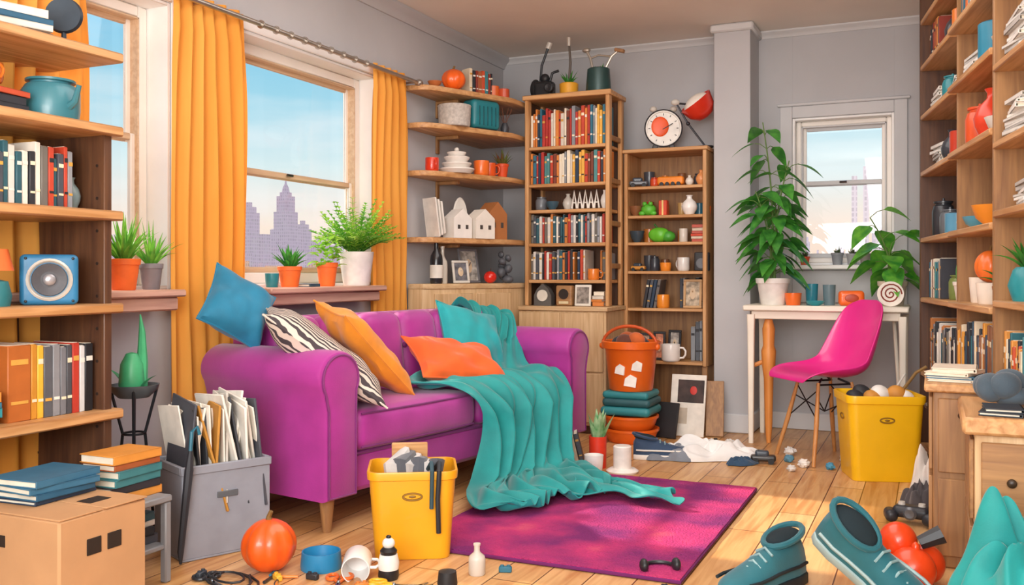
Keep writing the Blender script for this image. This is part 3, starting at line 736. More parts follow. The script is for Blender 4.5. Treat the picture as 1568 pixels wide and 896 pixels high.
def at(f,z,back=0): return (-2.518+.208*f-back*.9,4.51+.54*f+back*.38,z)
pumpkin('tomato_ornament',at(.32,1.956,.02),.07,'f4661c',.85)
books('book_row',at(.55,1.956,.03),62,.17,.13,.165,.09,PAL_ORG)
vs('red_candle_jar','can',at(.97,1.956),.034,.055,'c8502c'); vs('orange_jar','can',at(.88,1.956,.04),.038,.07,'d9662a'); vs('clay_bowl','bowl',at(.08,1.956,.02),.04,.03,'b86a3a')
b=B('grey_basket'); b.lathe((0,0,0),[(0,0),(.085,0),(.09,.01),(.093,.11),(.097,.115),(.093,.12),(.085,.115),(.08,.02),(0,.015)],M_('c4beb6',.7,0,.15,60)); b.done(at(.33,1.75,.02))
b=B('teal_toaster'); k=M_('237c86',.35,0,.06); b.soft((0,0,.09),(.21,.12,.17),.03,k); b.box((0,0,.176),(.13,.05,.004),M_('20262a',.4)); 
for i in range(5): b.box((-.06+.03*i,-.061,.08),(.006,.004,.11),M_('174f58',.4))
b.box((.11,0,.11),(.02,.02,.012),M_('222222',.4)); b.bb(-.08,.08,-.05,.05,0,.01,M_('222222',.5)); b.done(at(.70,1.75,.03),66)
b=B('dried_twigs_vase'); b.lathe((0,0,0),[(0,0),(.022,0),(.026,.03),(.014,.06),(.011,.06),(0,.05)],M_('3a3c42',.4)); 
for i in range(8): a=i*.8; b.tube([(0,0,.04),(.02*math.cos(a),.02*math.sin(a),.09),(.045*math.cos(a),.045*math.sin(a),.14)],.0018,M_('6a3f2a',.7),5)
b.done(at(.97,1.75,-.01))
mug('red_mug',at(.06,1.487,.03),.038,.075,'dc3c22',-40)
b=B('stacked_dishes'); z=0
for r_,h_ in((.10,.035),(.085,.03),(.073,.035),(.055,.025)): b.lathe((0,0,z),[(0,0),(r_*.8,0),(r_,h_*.6),(r_,h_*.8),(r_*.7,h_),(0,h_)],M_('e6e0d8',.4,0,.04)); z+=h_
b.ell((0,0,z+.01),(.014,.014,.014),M_('ded8d0',.4)); b.done(at(.36,1.487,.02))
mug('orange_mug',at(.66,1.487,.0),.045,.085,'ec7028',150)
mug('orange_mug',at(.80,1.487,.02),.038,.08,'dc5620',10)
b=B('potted_succulent'); pot(b,.038,.08,M_('d84e22',.5)); blades(b,(0,0,.06),20,.12,.018,leafmat('7a2f26','5a7a34'),.8,.3,4); b.done(at(.95,1.487,.0))
def house(b,x,w,d,h,c,y=0):
    k=M_(c,.6,0,.05); b.prism([(x-w/2,0),(x+w/2,0),(x+w/2,h*.68),(x,h),(x-w/2,h*.68)],y-d/2,y+d/2,k,M=FLIP)
    for sx in(-.22,.22): b.box((x+sx*w,y-d/2-.001,h*.38),(w*.14,.003,h*.14),M_('4a4440',.6))
b=B('paper_ornament')
for k_ in range(3): b.box((.02*k_,.0,.11),(.01,.12,.22-.02*k_),M_('e9e4db',.6),r=(0,-8,0))
b.done(at(.08,1.123,.05),66)
b=B('model_house'); house(b,0,.13,.1,.165,'efeae2'); b.done(at(.37,1.121,.02),66)
b=B('model_house'); house(b,0,.14,.1,.17,'efe8dc'); b.done(at(.64,1.121,.0),66)
b=B('model_house'); house(b,0,.14,.12,.22,'b07040'); b.done(at(.86,1.121,.04),66)
b=B('oval_plaque'); b.lathe((0,0,0),[(0,-.006),(.05,-.006),(.055,0),(.05,.006),(0,.006)],M_('e4dfd6',.5),r=(90,0,66)); 
o=b.done(at(.52,1.121+.09,.10)); o.scale=(1,1,2.2); o.location.z=1.121+.121
vs('wine_bottle','bottle',at(.1,.864,.02),.036,.26,'26282c',.2,extra=lambda b,r,h:b.lathe((0,0,h*.12),[(r*1.02,0),(r*1.02,h*.28)],M_('e6e1d6',.6)))
vs('wine_bottle','bottle',at(.22,.864,.05),.028,.21,'cfc8bb',.3)
def frame(name,loc,rz,w,h,fc,ic,tilt=10):
    b=B(name); b.M=Matrix.Rotation(rad(-tilt),4,'X'); k=M_(fc,.5); t=.014
    b.bb(-w/2,w/2,-.01,0,0,t,k,.002); b.bb(-w/2,w/2,-.01,0,h-t,h,k,.002); b.bb(-w/2,-w/2+t,-.01,0,t,h-t,k,.002); b.bb(w/2-t,w/2,-.01,0,t,h-t,k,.002)
    b.bb(-w/2+t,w/2-t,-.004,0,t,h-t,M_(ic,.6,0,.5,30),.0005); b.ell((0,-.005,h*.5),(w*.16,.002,h*.2),M_('d8c0a0',.6)); b.M=Matrix.Identity(4)
    b.tube([(0,.0,h*.6),(0,h*.35,0.002)],.003,k,5); b.done(loc,rz)
frame('framed_picture',at(.42,.866,.02),60,.11,.13,'d9d4ca','6a6a70'); frame('framed_picture',at(.60,.866,.06),70,.15,.20,'6a6a6e','a8a49c')
b=B('red_apple'); b.ell((0,0,.036),(.038,.038,.035),M_('d8281e',.25,0,.15,12,0,.4)); b.tube([(0,0,.066),(.004,0,.088)],.002,M_('4a3020',.8)); b.done(at(.78,.864,.0))
b=B('stone_figurine'); k=M_('54575d',.5); 
for i in range(8): b.ell((.024*math.cos(i*2.2),.024*math.sin(i*2.2),.022+.021*i),(.034-.002*i,.030-.002*i,.024),k,r=(i*20,i*40,0))
b.done(at(.96,.864,-.01))

# ---------------------------------------------------------------- tall bookcase
b=B('tall_bookcase'); x0,x1,y0,y1=-2.232,-1.70,5.15,5.43; bw=lw('x'); pz=mw('z')
for xx in(x0,x1-.025):
    b.bb(xx,xx+.025,y0,y0+.05,.73,1.96,lw('z')); b.bb(xx,xx+.025,y1-.05,y1,.73,1.96,lw('z'))
    for z in(.95,1.2,1.45,1.7): b.bb(xx+.003,xx+.022,y0+.05,y1-.05,z,z+.03,pz)
b.bb(x0,x0+.01,y0+.05,y1-.05,.73,1.96,dw('z')); 
b.bb(x0,x1,y1-.012,y1-.001,.73,1.96,dw('z'),.002)
ZB=(.884,1.101,1.30,1.454,1.676)
for z in ZB: b.bb(x0+.025,x1-.025,y0+.004,y1-.012,z-.02,z,bw,.003)
b.bb(x0-.012,x1+.012,y0-.012,y1+.01,1.955,1.985,bw,.005)
b.bb(x0,x1+.01,5.06,y1,.05,.705,pw('z'),.004); b.bb(x0,x1+.022,5.045,y1,.705,.73,pw('x'),.004); b.bb(x0+.02,x1-.02,5.09,y1,0.001,.05,dw('x'))
wd=(x1-x0)/2
for i in range(2):
    b.bb(x0+.008+i*wd,x0+i*wd+wd-.004,5.048,5.06,.36,.695,pw('z'),.004); b.bb(x0+.008+i*wd,x0+i*wd+wd-.004,5.048,5.06,.07,.35,pw('z'),.004)
    for z in(.6,.27): b.ell((x0+wd+(-.03 if i==0 else .035),5.042,z),(.008,.008,.008),M_('5a3c22',.4))
b.done()
xa=x0+.03; wl=x1-x0-.06
books('book_row',(xa,5.17,1.676),0,wl,.19,.235,.16,PAL_MIX,.012,.024)
books('book_row',(xa,5.17,1.454),0,wl,.165,.195,.16,PAL_MIX,.012,.024)
books('book_row',(xa,5.17,1.101),0,wl,.15,.175,.16,PAL_DARK,.010,.02)
books('book_row',(xa,5.17,.884),0,wl*.62,.15,.18,.16,PAL_DARK,.012,.022)
books('book_row',(xa+wl*.63,5.17,.884),0,wl*.12,.15,.18,.16,PAL_MIX,.012,.022)
mug('orange_mug',(xa+wl*.82,5.205,.884),.034,.065,'e88230',20)
books('book_row',(xa+wl*.86,5.26,.884),0,wl*.13,.15,.18,.14,PAL_DARK)
vs('grey_jar','jar',(xa+.05,5.22,1.30),.035,.08,'6a6f75'); vs('blue_bowl','bowl',(xa+.13,5.2,1.30),.04,.05,'3a5a6a'); vs('white_jar','vase',(xa+.20,5.28,1.30),.034,.10,'d8d3ca')
b=B('white_letters'); 
for i in range(5): b.tube([(.035*i,0,0.006),(.035*i+.015,0,.11-.01*(i%2)),(.035*i+.03,0,.006)],.007,M_('efebe3',.5)); b.tube([(.035*i+.008,0,.04),(.035*i+.024,0,.04)],.004,M_('e9e5dd',.5))
b.done((xa+.25,5.21,1.30))
vs('white_vase','vase',(xa+.45,5.22,1.30),.024,.11,'e0dcd4')
b=B('mantel_clock'); b.prism([(-.055,0),(.055,0),(.055,.06),(.035,.10),(0,.13),(-.035,.10),(-.055,.06)],-.03,.03,M_('5a5652',.5),M=FLIP); b.lathe((0,-.031,.06),[(0,0),(.034,0),(.034,.004),(0,.004)],M_('e0dacc',.4),r=(90,0,0)); b.done((xa+.09,5.17,.731))
b=B('wooden_radio'); b.soft((0,0,.06),(.10,.07,.12),.01,mw('x')); b.lathe((0,-.036,.07),[(0,0),(.03,0),(.03,.004),(0,.004)],M_('2c2622',.4),r=(90,0,0)); b.box((0,-.036,.02),(.06,.004,.015),M_('d9c8a0',.4)); b.done((xa+.23,5.16,.731))
b=B('framed_print'); b.bb(-.05,.05,-.006,.006,0,.125,M_('e6e0d4',.5)); b.bb(-.038,.038,-.0075,-.006,.015,.11,M_('8a8178',.6,0,.5,40),.0005); b.done((xa+.34,5.15,.731),0,r=(-6,0,0))
stack('book_stack',(xa+.43,5.2,.731),0,4,.07,.1,PAL_MIX)
b=B('camera_tripod'); k=M_('26282c',.45,.2); b.soft((0,0,.05),(.12,.08,.10),.02,k); b.tube([(-.03,0,.09),(-.02,0,.20),(.02,0,.30)],.008,k); b.tube([(.02,0,.30),(.035,0,.335)],.016,M_('cfcac0',.4)); b.tube([(.03,0,.09),(.05,0,.15),(.09,0,.16)],.009,k); b.lathe((.05,-.04,.05),[(.0,0),(.028,0),(.028,.03),(.02,.035),(0,.03)],k,r=(90,0,0)); b.ell((-.06,0,.06),(.035,.03,.06),k); b.ell((.0,0,.12),(.03,.025,.03),k); b.done((-2.15,5.27,1.985))
b=B('yellow_paint_pot'); b.lathe((0,0,0),[(0,0),(.05,0),(.055,.01),(.057,.07),(.052,.075),(.045,.07),(0,.065)],M_('e6a62c',.5)); b.tube([(0,0,.05),(.01,0,.2),(0.0,0,.33)],[.010,.008,.006],M_('5a5048',.5)); b.tube([(0,0,.30),(.0,0,.35)],.013,M_('cfcac0',.3,.6)); blades(b,(0,0,.06),16,.11,.018,LG2,.9,.3,3); b.done((-1.99,5.26,1.985))
b=B('watering_can'); k=M_('2e4a48',.4,.2); b.lathe((0,0,0),[(0,0),(.07,0),(.075,.02),(.066,.14),(.06,.145),(.055,.13),(0,.12)],k); st=M_('b9b2a6',.35,.6); b.tube([(.03,0,.12),(.08,0,.21),(.12,0,.24)],.008,st); b.tube([(-.03,0,.12),(-.05,0,.21),(-.07,0,.25)],.008,st); b.tube([(-.05,0,.21),(0,0,.225),(.08,0,.21)],.006,st); b.ell((-.075,0,.26),(.026,.018,.014),st); b.box((.13,0,.24),(.06,.03,.02),mw('x'),r=(0,15,0)); blades(b,(0,0,.11),14,.07,.014,LG2,.9,.3,7,.03); b.done((-1.80,5.25,1.985))

# ---------------------------------------------------------------- low bookcase
b=B('open_bookcase'); x0,x1,y0,y1=-1.69,-1.195,5.40,5.70
for xx in(x0,x1-.022): b.bb(xx,xx+.022,y0,y1,.38,1.64,lw('z'),.003)
b.bb(x0+.022,x1-.022,y1-.012,y1,.38,1.64,mw('z'),.001)
for z in(.404,.716,.936,1.107,1.267,1.44): b.bb(x0+.022,x1-.022,y0+.003,y1-.012,z-.018,z,lw('x'),.003)
b.bb(x0-.01,x1+.01,y0-.01,y1,1.64,1.662,lw('x'),.004)
b.bb(x0,x0+.03,y0+.02,y0+.05,.001,.38,mw('z')); b.bb(x1-.03,x1,y0+.02,y0+.05,.001,.38,mw('z')); b.bb(x0,x1,y1-.04,y1,.001,.386,mw('z'))
b.done()
def X2(px): return -1.67+(px-965)*.00398
def toy_car(name,loc,c,rz=0,s=1):
    b=B(name); k=M_(c,.35,0,.05,10,0,.3); b.soft((0,0,.022*s),(.10*s,.045*s,.025*s),.01*s,k); b.soft((-.005*s,0,.04*s),(.055*s,.04*s,.026*s),.01*s,M_('3a4450',.2))
    for sx in(-1,1):
        for sy in(-1,1): b.lathe((sx*.03*s,sy*.02*s,.012*s),[(0,-.005*s),(.012*s,-.005*s),(.012*s,.005*s),(0,.005*s)],M_('202226',.6),r=(90,0,0),n=14)
    b.done(loc,rz)
YB=5.46
toy_car('toy_car',(X2(978),YB,1.44),'5a5d63',15,1.1); vs('red_jar','jar',(X2(1003),YB,1.44),.026,.055,'cc4826')
b=B('orange_toy_train'); b.soft((0,0,.032),(.16,.05,.05),.015,M_('f28c2c',.4)); 
for i in range(4): b.lathe((-.05+.034*i,-.026,.012),[(0,-.004),(.012,-.004),(.012,.004),(0,.004)],M_('2a2a2e',.5),r=(90,0,0),n=12)
b.done((X2(1028),YB,1.44)); vs('white_vase','vase',(X2(1056),YB,1.44),.024,.06,'e6e0d6'); vs('amber_vase','vase',(X2(1073),YB+.01,1.44),.032,.09,'e2965a')
vs('clay_pot','bowl',(X2(974),YB,1.267),.04,.06,'8a5a3a'); b=B('green_toy_frog'); g=M_('5cb838',.4); b.ell((0,0,.036),(.046,.04,.036),g); b.ell((-.018,-.024,.07),(.014,.014,.014),g); b.ell((.018,-.024,.07),(.014,.014,.014),g); b.ell((-.035,-.024,.014),(.02,.014,.014),g); b.ell((.035,-.024,.014),(.02,.014,.014),g); b.done((X2(994),YB,1.267))
b=B('red_gift_box'); b.box((0,0,.045),(.05,.05,.09),M_('d2482e',.5)); b.box((0,-.026,.045),(.01,.002,.09),M_('f0d080',.5)); b.done((X2(1017),YB,1.267)); vs('white_vase','vase',(X2(1056),YB,1.267),.046,.115,'f4f1ec'); vs('small_orange_pot','cup',(X2(1080),YB+.05,1.267),.022,.05,'d9662a')
vs('dark_bowl','bowl',(X2(976),YB,1.107),.045,.07,'3a4a54')
b=B('green_pepper_toy'); b.ell((0,0,.045),(.068,.045,.045),M_('68c034',.35),lobes=5,la=.1,n=40); b.ell((.055,0,.034),(.044,.038,.034),M_('459a30',.4)); b.tube([(-.01,0,.085),(-.03,0,.11)],.006,M_('3a6a20',.5)); b.done((X2(1010),YB,1.107))
stack('book_stack',(X2(1071),YB+.03,1.107),0,6,.095,.09,['d24a30','d9c8b0','b84830'],.015,.02); vs('white_jar','can',(X2(1047),YB,1.107),.025,.08,'d8d0c4')
toy_car('toy_car',(X2(978),YB,.936),'c98a3a',0,.9); vs('orange_cup','cup',(X2(1020),YB,.936),.034,.05,'f0902e'); mug('white_mug',(X2(1047),YB,.936),.036,.08,'e4e0da',150); vs('dark_jar','jar',(X2(1000),YB+.05,.936),.03,.09,'3a3e46')
b=B('black_radio'); b.soft((0,0,.055),(.085,.05,.11),.008,M_('2a2c30',.4)); b.lathe((0,-.026,.045),[(0,0),(.028,0),(.03,.003),(.02,.004),(0,.002)],M_('6a6e74',.4),r=(90,0,0)); b.done((X2(1075),YB,.936))
fk=['jar','vase','can','cup','bottle']
for z,hs in((1.44,.13),(1.267,.12),(1.107,.11),(.936,.12)):
    for px in(985,1010,1036,1063):
        vs('background_jar',fk[int(px*z*7)%5],(X2(px),5.60,z),.026+.008*((px*3)%2),hs*(.6+.4*((px*7)%10)/10),['8a5a3a','c24a2c','2f6f86','d8b070','4a4e57','e0893f','cfc8bc'][int(px*z)%7])
b=B('leaning_books'); 
for i in range(4): bk(b,.022*i,.02,.17,.14,['2b2d33','4a4e57','243a52','6a6460'][i],0,rad(10))
b.done((X2(986),5.43,.718)); mug('orange_mug',(X2(1017),YB-.01,.716),.038,.08,'f0922e',160)
frame('framed_picture',(X2(1060),5.47,.717),0,.11,.17,'c9a070','b8a890',6); books('book_row',(X2(1036),5.54,.716),0,.14,.15,.18,.12,PAL_DARK)
frame('framed_picture',(X2(990),5.44,.405),5,.075,.16,'26262a','c9a890',6); frame('framed_picture',(X2(1010),5.46,.405),0,.075,.17,'26262a','d98a6a',6); frame('framed_picture',(X2(1032),5.48,.405),-5,.08,.18,'26262a','b0a8a0',6)
mug('white_mug',(X2(1030),5.43,.404),.055,.10,'f4eee8',0); books('book_row',(X2(1055),5.5,.404),0,.11,.2,.24,.14,['5a6068','8a9096','3a4048','d8d2c8'])
b=B('table_clock'); b.M=T((0,0,.125),(90,0,0)); b.lathe((0,0,0),[(0,-.012),(.105,-.012),(.112,0),(.105,.014),(.098,.014),(.096,.006),(0,.006)],M_('e9e6de',.4)); b.ell((-.02,.01,.008),(.052,.06,.008),M_('f05a20',.4))
for i in range(12): a=i*pi/6; b.box((.083*math.cos(a),.083*math.sin(a),.008),(.012,.004,.002),M_('3a3a3e',.5),r=(0,0,math.degrees(a)))
b.tube([(.11*math.cos(i*pi/18),.11*math.sin(i*pi/18),.01) for i in range(36)],.004,M_('3a3a40',.4,.4),6,closed=True)
b.box((.025,.01,.016),(.07,.005,.002),M_('222226',.5),r=(0,0,30)); b.M=Matrix.Identity(4)
b.box((-.05,0,.012),(.03,.05,.024),M_('3a3a3e',.5),r=(0,20,0)); b.box((.05,0,.012),(.03,.05,.024),M_('3a3a3e',.5),r=(0,-20,0)); b.ell((-.06,0,.24),(.022,.018,.018),M_('c8c2b8',.4)); b.ell((.06,0,.24),(.022,.018,.018),M_('c8c2b8',.4)); b.done((-1.47,5.48,1.664),18)
b=B('desk_lamp'); k=M_('3a3c42',.35,.5); b.lathe((0,0,0),[(0,0),(.05,0),(.05,.008),(.01,.014),(0,.014)],k); b.tube([(0,0,.01),(-.10,0,.14)],.006,k); b.tube([(-.10,0,.14),(-.17,0,.26)],.006,k); b.ell((-.10,0,.14),(.012,.012,.012),k); b.tube([(-.17,0,.26),(-.05,0,.25)],.006,k); b.ell((-.175,0,.265),(.026,.018,.018),M_('cfcac0',.4))
b.M=T((-.03,0,.235),(0,140,10)); b.lathe((0,0,0),[(.012,.07),(.05,.06),(.085,.02),(.105,-.05),(.10,-.05),(.08,.015),(.045,.05),(.01,.06)],M_('e0341e',.35,0,.05,5,0,.3)); b.ell((0,0,-.03),(.085,.085,.05),M_('f4ece0',.5)); b.M=Matrix.Identity(4); b.done((-1.225,5.50,1.664),25)

b=B('stacked_tubs'); O=M_('ee6a1a',.4,0,.06,6,0,.2); Tt=M_('2f868c',.45,0,.06)
def tub(z,r,h,m): b.lathe((0,0,z),[(0,0),(r*.78,0),(r*.82,.006),(r*.95,h*.8),(r*.95,h*.82),(r,h*.83),(r,h),(r*.93,h),(r*.8,.02),(0,.015)],m)
tub(0.001,.155,.075,O); tub(.072,.152,.075,O)
b.soft((0,0,.175),(.28,.26,.05),.024,Tt); b.soft((0.005,0,.222),(.27,.25,.045),.022,M_('2a5a60',.5)); b.soft((0,0,.262),(.26,.24,.04),.019,Tt); b.done((-1.515,4.97,0))
b=B('orange_bucket'); b.lathe((0,0,0),[(0,0),(.115,0),(.12,.006),(.142,.22),(.145,.225),(.16,.23),(.163,.265),(.155,.27),(.14,.265),(.13,.2),(0,.19)],O)
b.tube([(.155*math.cos(t),-.03,.24+.11*math.sin(t)) for t in [i*pi/14 for i in range(15)]],.009,M_('c8521e',.5)); b.ell((.155,-.03,.24),(.018,.018,.018),O); b.ell((-.155,-.03,.24),(.018,.018,.018),O)
for i in range(6): b.ell((.06*math.cos(i*1.1),.06*math.sin(i*1.1),.25+.012*(i%3)),(.05,.045,.035),fabric(['2a2c30','6a3a2a','c8622a'][i%3]),r=(20*i,10,0))
for a_,z_,s_ in((-100,.12,.03),(-75,.06,.035),(-60,.14,.03)):
    a=rad(a_); b.M=T((.130*math.cos(a),.130*math.sin(a),z_),(90,0,a_+90)); b.prism([(-s_,-s_*.7),(s_*.8,-s_),(s_,s_*.5),(0,s_),(-s_*.8,s_*.4)],-.003,.006,M_('f6f1ea',.5)); b.M=Matrix.Identity(4)
b.done((-1.515,4.97,.283))
b=B('leaning_poster'); b.M=Matrix.Rotation(rad(-14),4,'X'); b.bb(-.10,.10,-.004,.004,0,.35,M_('efe8dc',.6)); b.bb(-.06,.09,-.0055,-.004,.19,.32,M_('3a2a26',.6,0,.6,14),.0005); b.bb(-.08,.0,-.0055,-.004,.07,.16,M_('c8b8a4',.6),.0005); b.ell((.03,-.006,.26),(.02,.002,.025),M_('c8342a',.5)); b.done((-1.27,5.22,0.002),0)
b=B('leaning_board'); b.M=Matrix.Rotation(rad(-20),4,'X'); b.bb(-.05,.05,-.006,.006,0,.32,mw('z')); b.done((-1.12,5.27,0.003),10)
b=B('dark_folder'); b.M=Matrix.Rotation(rad(-16),4,'X'); b.bb(-.07,.07,-.008,.008,0,.2,M_('2c2a2c',.5)); b.done((-1.37,5.12,0.003),-12)

# ---------------------------------------------------------------- desk
b=B('desk'); dwt=M_('f6ecda',.45,0,.05,4)
b.bb(-.94,-.11,5.135,5.58,.72,.75,dwt,.006); b.bb(-.90,-.15,5.17,5.55,.675,.72,dwt,.004)
for x,y in((-.90,5.17),(-.90,5.54),(-.14,5.17),(-.14,5.54)):
    b.loft([rrect(.026,.026,.008,0.001),rrect(.036,.036,.008,.6),rrect(.042,.042,.008,.70)],dwt,M=Matrix.Translation((x,y,0)))
b.tube([(-.185,5.30,.68),(-.165,5.24,.4),(-.15,5.17,.12)],.010,dwt)
b.done()
b=B('wooden_easel_leg'); k=wood('d07c34','e89c50','z'); b.lathe((0,0,0),[(0,0.001),(.012,0.001),(.02,.1),(.026,.35),(.036,.42),(.040,.50),(.03,.53),(.034,.62),(.02,.672),(0,.673)],k,n=14); b.tube([(-.03,0,.44),(-.075,-.01,.42)],.012,k); b.done((-.815,5.22,0),0)
def bigleafplant(name,loc,potc,r,h,n,L,seedv,stems,m,wf=.55):
    b=B(name); pot(b,r,h,M_(potc,.45)); q=random.Random(seedv)
    for (dx,dy,ht,bend) in stems:
        st=[Vector((dx*.15+dx*(t**1.5)+bend*math.sin(t*3)*.02,dy*(t**1.5),h*.85+ht*t)) for t in [i/12 for i in range(13)]]
        b.tube(st,[.007-.004*i/12 for i in range(13)],M_('5a7a34',.6),7)
        for i in range(n):
            t=.12+.88*i/(n-1); p=st[min(12,int(t*12))]; a=i*2.4+q.uniform(-.5,.5)
            d=Vector((math.cos(a),math.sin(a)*.6,q.uniform(.15,.7))); pe=p+d*L*.45
            b.tube([p,p+d*L*.25+Vector((0,0,.01)),pe],.0022,M_('5a7a34',.6),5)
            b.leaf(pe,Vector((d.x,d.y,d.z-.7)),L*q.uniform(.85,1.15),L*wf,m,.35,q.uniform(-.4,.4),8,.1,.62)
    return b.done(loc)
bigleafplant('potted_ficus',(-.80,5.27,.75),'f0ece6',.09,.145,20,.14,4,[(-.05,0,.88,1),(.08,-.02,.66,-1),(.0,.02,.50,1),(-.08,-.03,.50,1)],leafmat('286a2e','58a840'))
bigleafplant('potted_monstera',(-.195,5.37,.75),'d8c4b0',.075,.13,9,.15,9,[(-.10,0,.36,1),(.0,-.02,.22,-1)],leafmat('2f8430','78c440'),.75)
vs('small_orange_pot','cup',(-.69,5.25,.75),.045,.065,'f0702a'); vs('teal_tumbler','cup',(-.60,5.31,.75),.034,.115,'2a7f92',.2); vs('glass_tumbler','cup',(-.51,5.31,.75),.034,.11,'6a828a',.15); vs('teal_dish','bowl',(-.57,5.20,.75),.05,.025,'2a9aa4')
b=B('orange_alarm_clock'); b.soft((0,0,.04),(.13,.06,.08),.02,M_('f46a20',.35,0,.05,5,0,.3)); b.ell((.0,-.031,.04),(.035,.003,.022),M_('b8401a',.4)); b.done((-.395,5.27,.75),10)
b=B('spiral_ornament'); b.tube([(.055*(1-t/40)*math.cos(t*.42),-.037,.065+.055*(1-t/40)*math.sin(t*.42)) for t in range(40)],.005,M_('8a3a2a',.5)); b.lathe((0,-.03,.065),[(0,0),(.065,0),(.065,.01),(0,.01)],M_('efe4d8',.5),r=(90,0,0)); b.done((-.20,5.265,.75))
for i,(x,c,r_,h_) in enumerate(((-.68,'d0502a',.03,.05),(-.50,'8f9298',.035,.07),(-.42,'a8a9ac',.033,.065),(-.35,'9a958e',.033,.065))):
    b=B('windowsill_pot'); pot(b,r_,h_,M_(c,.5)); blades(b,(0,0,h_*.8),12,.055,.012,leafmat('4a4038','5a7a44'),.7,.3,i); b.done((x,5.67,.97))

# ---------------------------------------------------------------- chair
ch=bpy.data.objects.new('dining_chair',None); sc.collection.objects.link(ch); ch.location=(-.49,4.87,0); ch.rotation_euler=(0,0,rad(218)); ch.scale=(.9,.9,.95)
b=B('shell'); PK=M_('ea2f92',.35,0,.04,6,0,.2)
pr=[(.235,.418),(.222,.44),(.17,.452),(.10,.445),(.02,.432),(-.06,.428),(-.13,.44),(-.18,.475),(-.21,.53),(-.235,.60),(-.255,.67),(-.27,.735),(-.28,.785),(-.285,.815),(-.287,.83)]
hw=[.17,.20,.222,.232,.236,.238,.238,.235,.23,.222,.212,.198,.172,.13,.07]
cu=[0,.006,.02,.04,.058,.072,.085,.092,.09,.08,.066,.05,.034,.018,.004]
P=[]
for i,(x,z) in enumerate(pr):
    a=Vector(pr[max(i-1,0)]); c=Vector(pr[min(i+1,len(pr)-1)]); t=(c-a).normalized(); nn=Vector((-t.y,t.x))
    if nn.y<0 and i<7: nn=-nn
    if i>=7 and nn.x<0: nn=-nn
    row=[]
    for j in range(25):
        u=-1+2*j/24; e=cu[i]*abs(u)**2.4; sy=math.sin(u*1.35)/math.sin(1.35)
        row.append((x+nn.x*e,hw[i]*sy,z+nn.y*e))
    P.append(row)
b.grid(P,PK,.008); so=b.done(parent=ch,angle=60)
sm=so.modifiers.new('sub','SUBSURF'); sm.levels=1; sm.render_levels=2
b=B('base'); k=wood('b8763c','d69a5c','z'); bl=M_('26262a',.4,.6)
for sx in(-1,1):
    for sy in(-1,1):
        b.tube([(sx*.10,sy*.10,.41),(sx*.14,sy*.145,.2),(sx*.185,sy*.19,.001)],[.009,.013,.010],k,12)
        b.tube([(sx*.10,sy*.10,.40),(sx*.05,sy*.05,.425)],.006,bl)
    b.tube([(sx*.115,-.118,.33),(sx*.0,0,.25),(-sx*.115,.118,.33)],.0035,bl); b.tube([(sx*.13,.14,.22),(sx*.1,-.108,.38)],.0035,bl); b.tube([(sx*.13,-.14,.22),(sx*.1,.108,.38)],.0035,bl)
b.tube([(.11,.1,.40),(-.11,.1,.40)],.005,bl); b.tube([(.11,-.1,.40),(-.11,-.1,.40)],.005,bl); b.done(parent=ch)

# ---------------------------------------------------------------- right bookcase
RO=(-.06,5.0,0); RA=-80.4
RM=T(RO,(0,0,RA))
def rw(s,y,z): return tuple(RM@Vector((s,y,z)))
b=B('bookcase'); b_l=2.38; dp=.30
ZR=[.10,.805,1.093,1.414,1.687,1.927,2.15]
b.bb(0,.03,0,dp,0.001,2.33,dw('z'),.003)
b.bb(.72,.742,.03,dp-.01,.1,2.33,mw('z'),.002)
b.bb(1.46,1.485,0,dp,0.001,2.33,mw('z'),.003); b.bb(b_l-.025,b_l,0,dp,0.001,2.33,mw('z'),.003)
b.bb(.03,b_l-.025,dp-.012,dp,.05,2.33,dw('z'),.001)
for z in ZR+[.45]: b.bb(.03,.72,.0,dp-.012,z-.024,z,lw('x'),.004); b.bb(.742,1.46,-.01,dp-.012,z-.024,z,lw('x'),.004)
for z in(.10,.45,.83,1.13,1.36,1.62,1.88,2.12): b.bb(1.485,b_l-.025,-.005,dp-.012,z-.024,z,lw('x'),.004)
b.done(RO,RA)
def rbooks(s,z,l,h0,h1,pal): books('book_row',rw(s,.03,z),RA,l,h0,h1,.18,pal)
def paperstack(s,z,n,w=.2,d=.2):
    stack('paper_stack',rw(s,.14,z),RA,n,w,d,['f0ede6','e0dcd4','c0bcb6','f6f2ea'],.008,.016)
rbooks(.10,1.927,.22,.14,.18,PAL_ORG); rbooks(.78,1.927,.25,.13,.18,['f0902e','e0702c','e6e0d4','2f6f86']); vs('dark_vase','vase',rw(.46,.08,1.927),.05,.15,'3a3e46'); vs('orange_canister','can',rw(.6,.08,1.927),.045,.12,'e8802c'); vs('orange_vase','vase',rw(1.15,.08,1.927),.055,.17,'f0862c'); vs('red_canister','jar',rw(1.32,.08,1.927),.05,.13,'d24a2a')
paperstack(.17,1.687,8); vs('teal_jar','jar',rw(.38,.08,1.687),.045,.12,'2a8a94'); paperstack(.58,1.687,6); paperstack(.88,1.687,9)
vs('teal_canister','can',rw(1.18,.08,1.687),.065,.15,'2488a8'); vs('beige_bowl','bowl',rw(1.36,.08,1.687),.06,.06,'d8cfc0')
vs('red_vase','vase',rw(1.08,.09,1.414),.07,.2,'e04428'); vs('orange_canister','jar',rw(.86,.09,1.414),.055,.17,'e0582a'); paperstack(.17,1.414,9); vs('dark_vase','vase',rw(.38,.08,1.414),.05,.15,'3a3e46'); vs('red_tin','can',rw(.55,.08,1.414),.045,.12,'c8402a')
vs('white_bowl','bowl',rw(1.30,.08,1.414),.07,.06,'e6e2da')
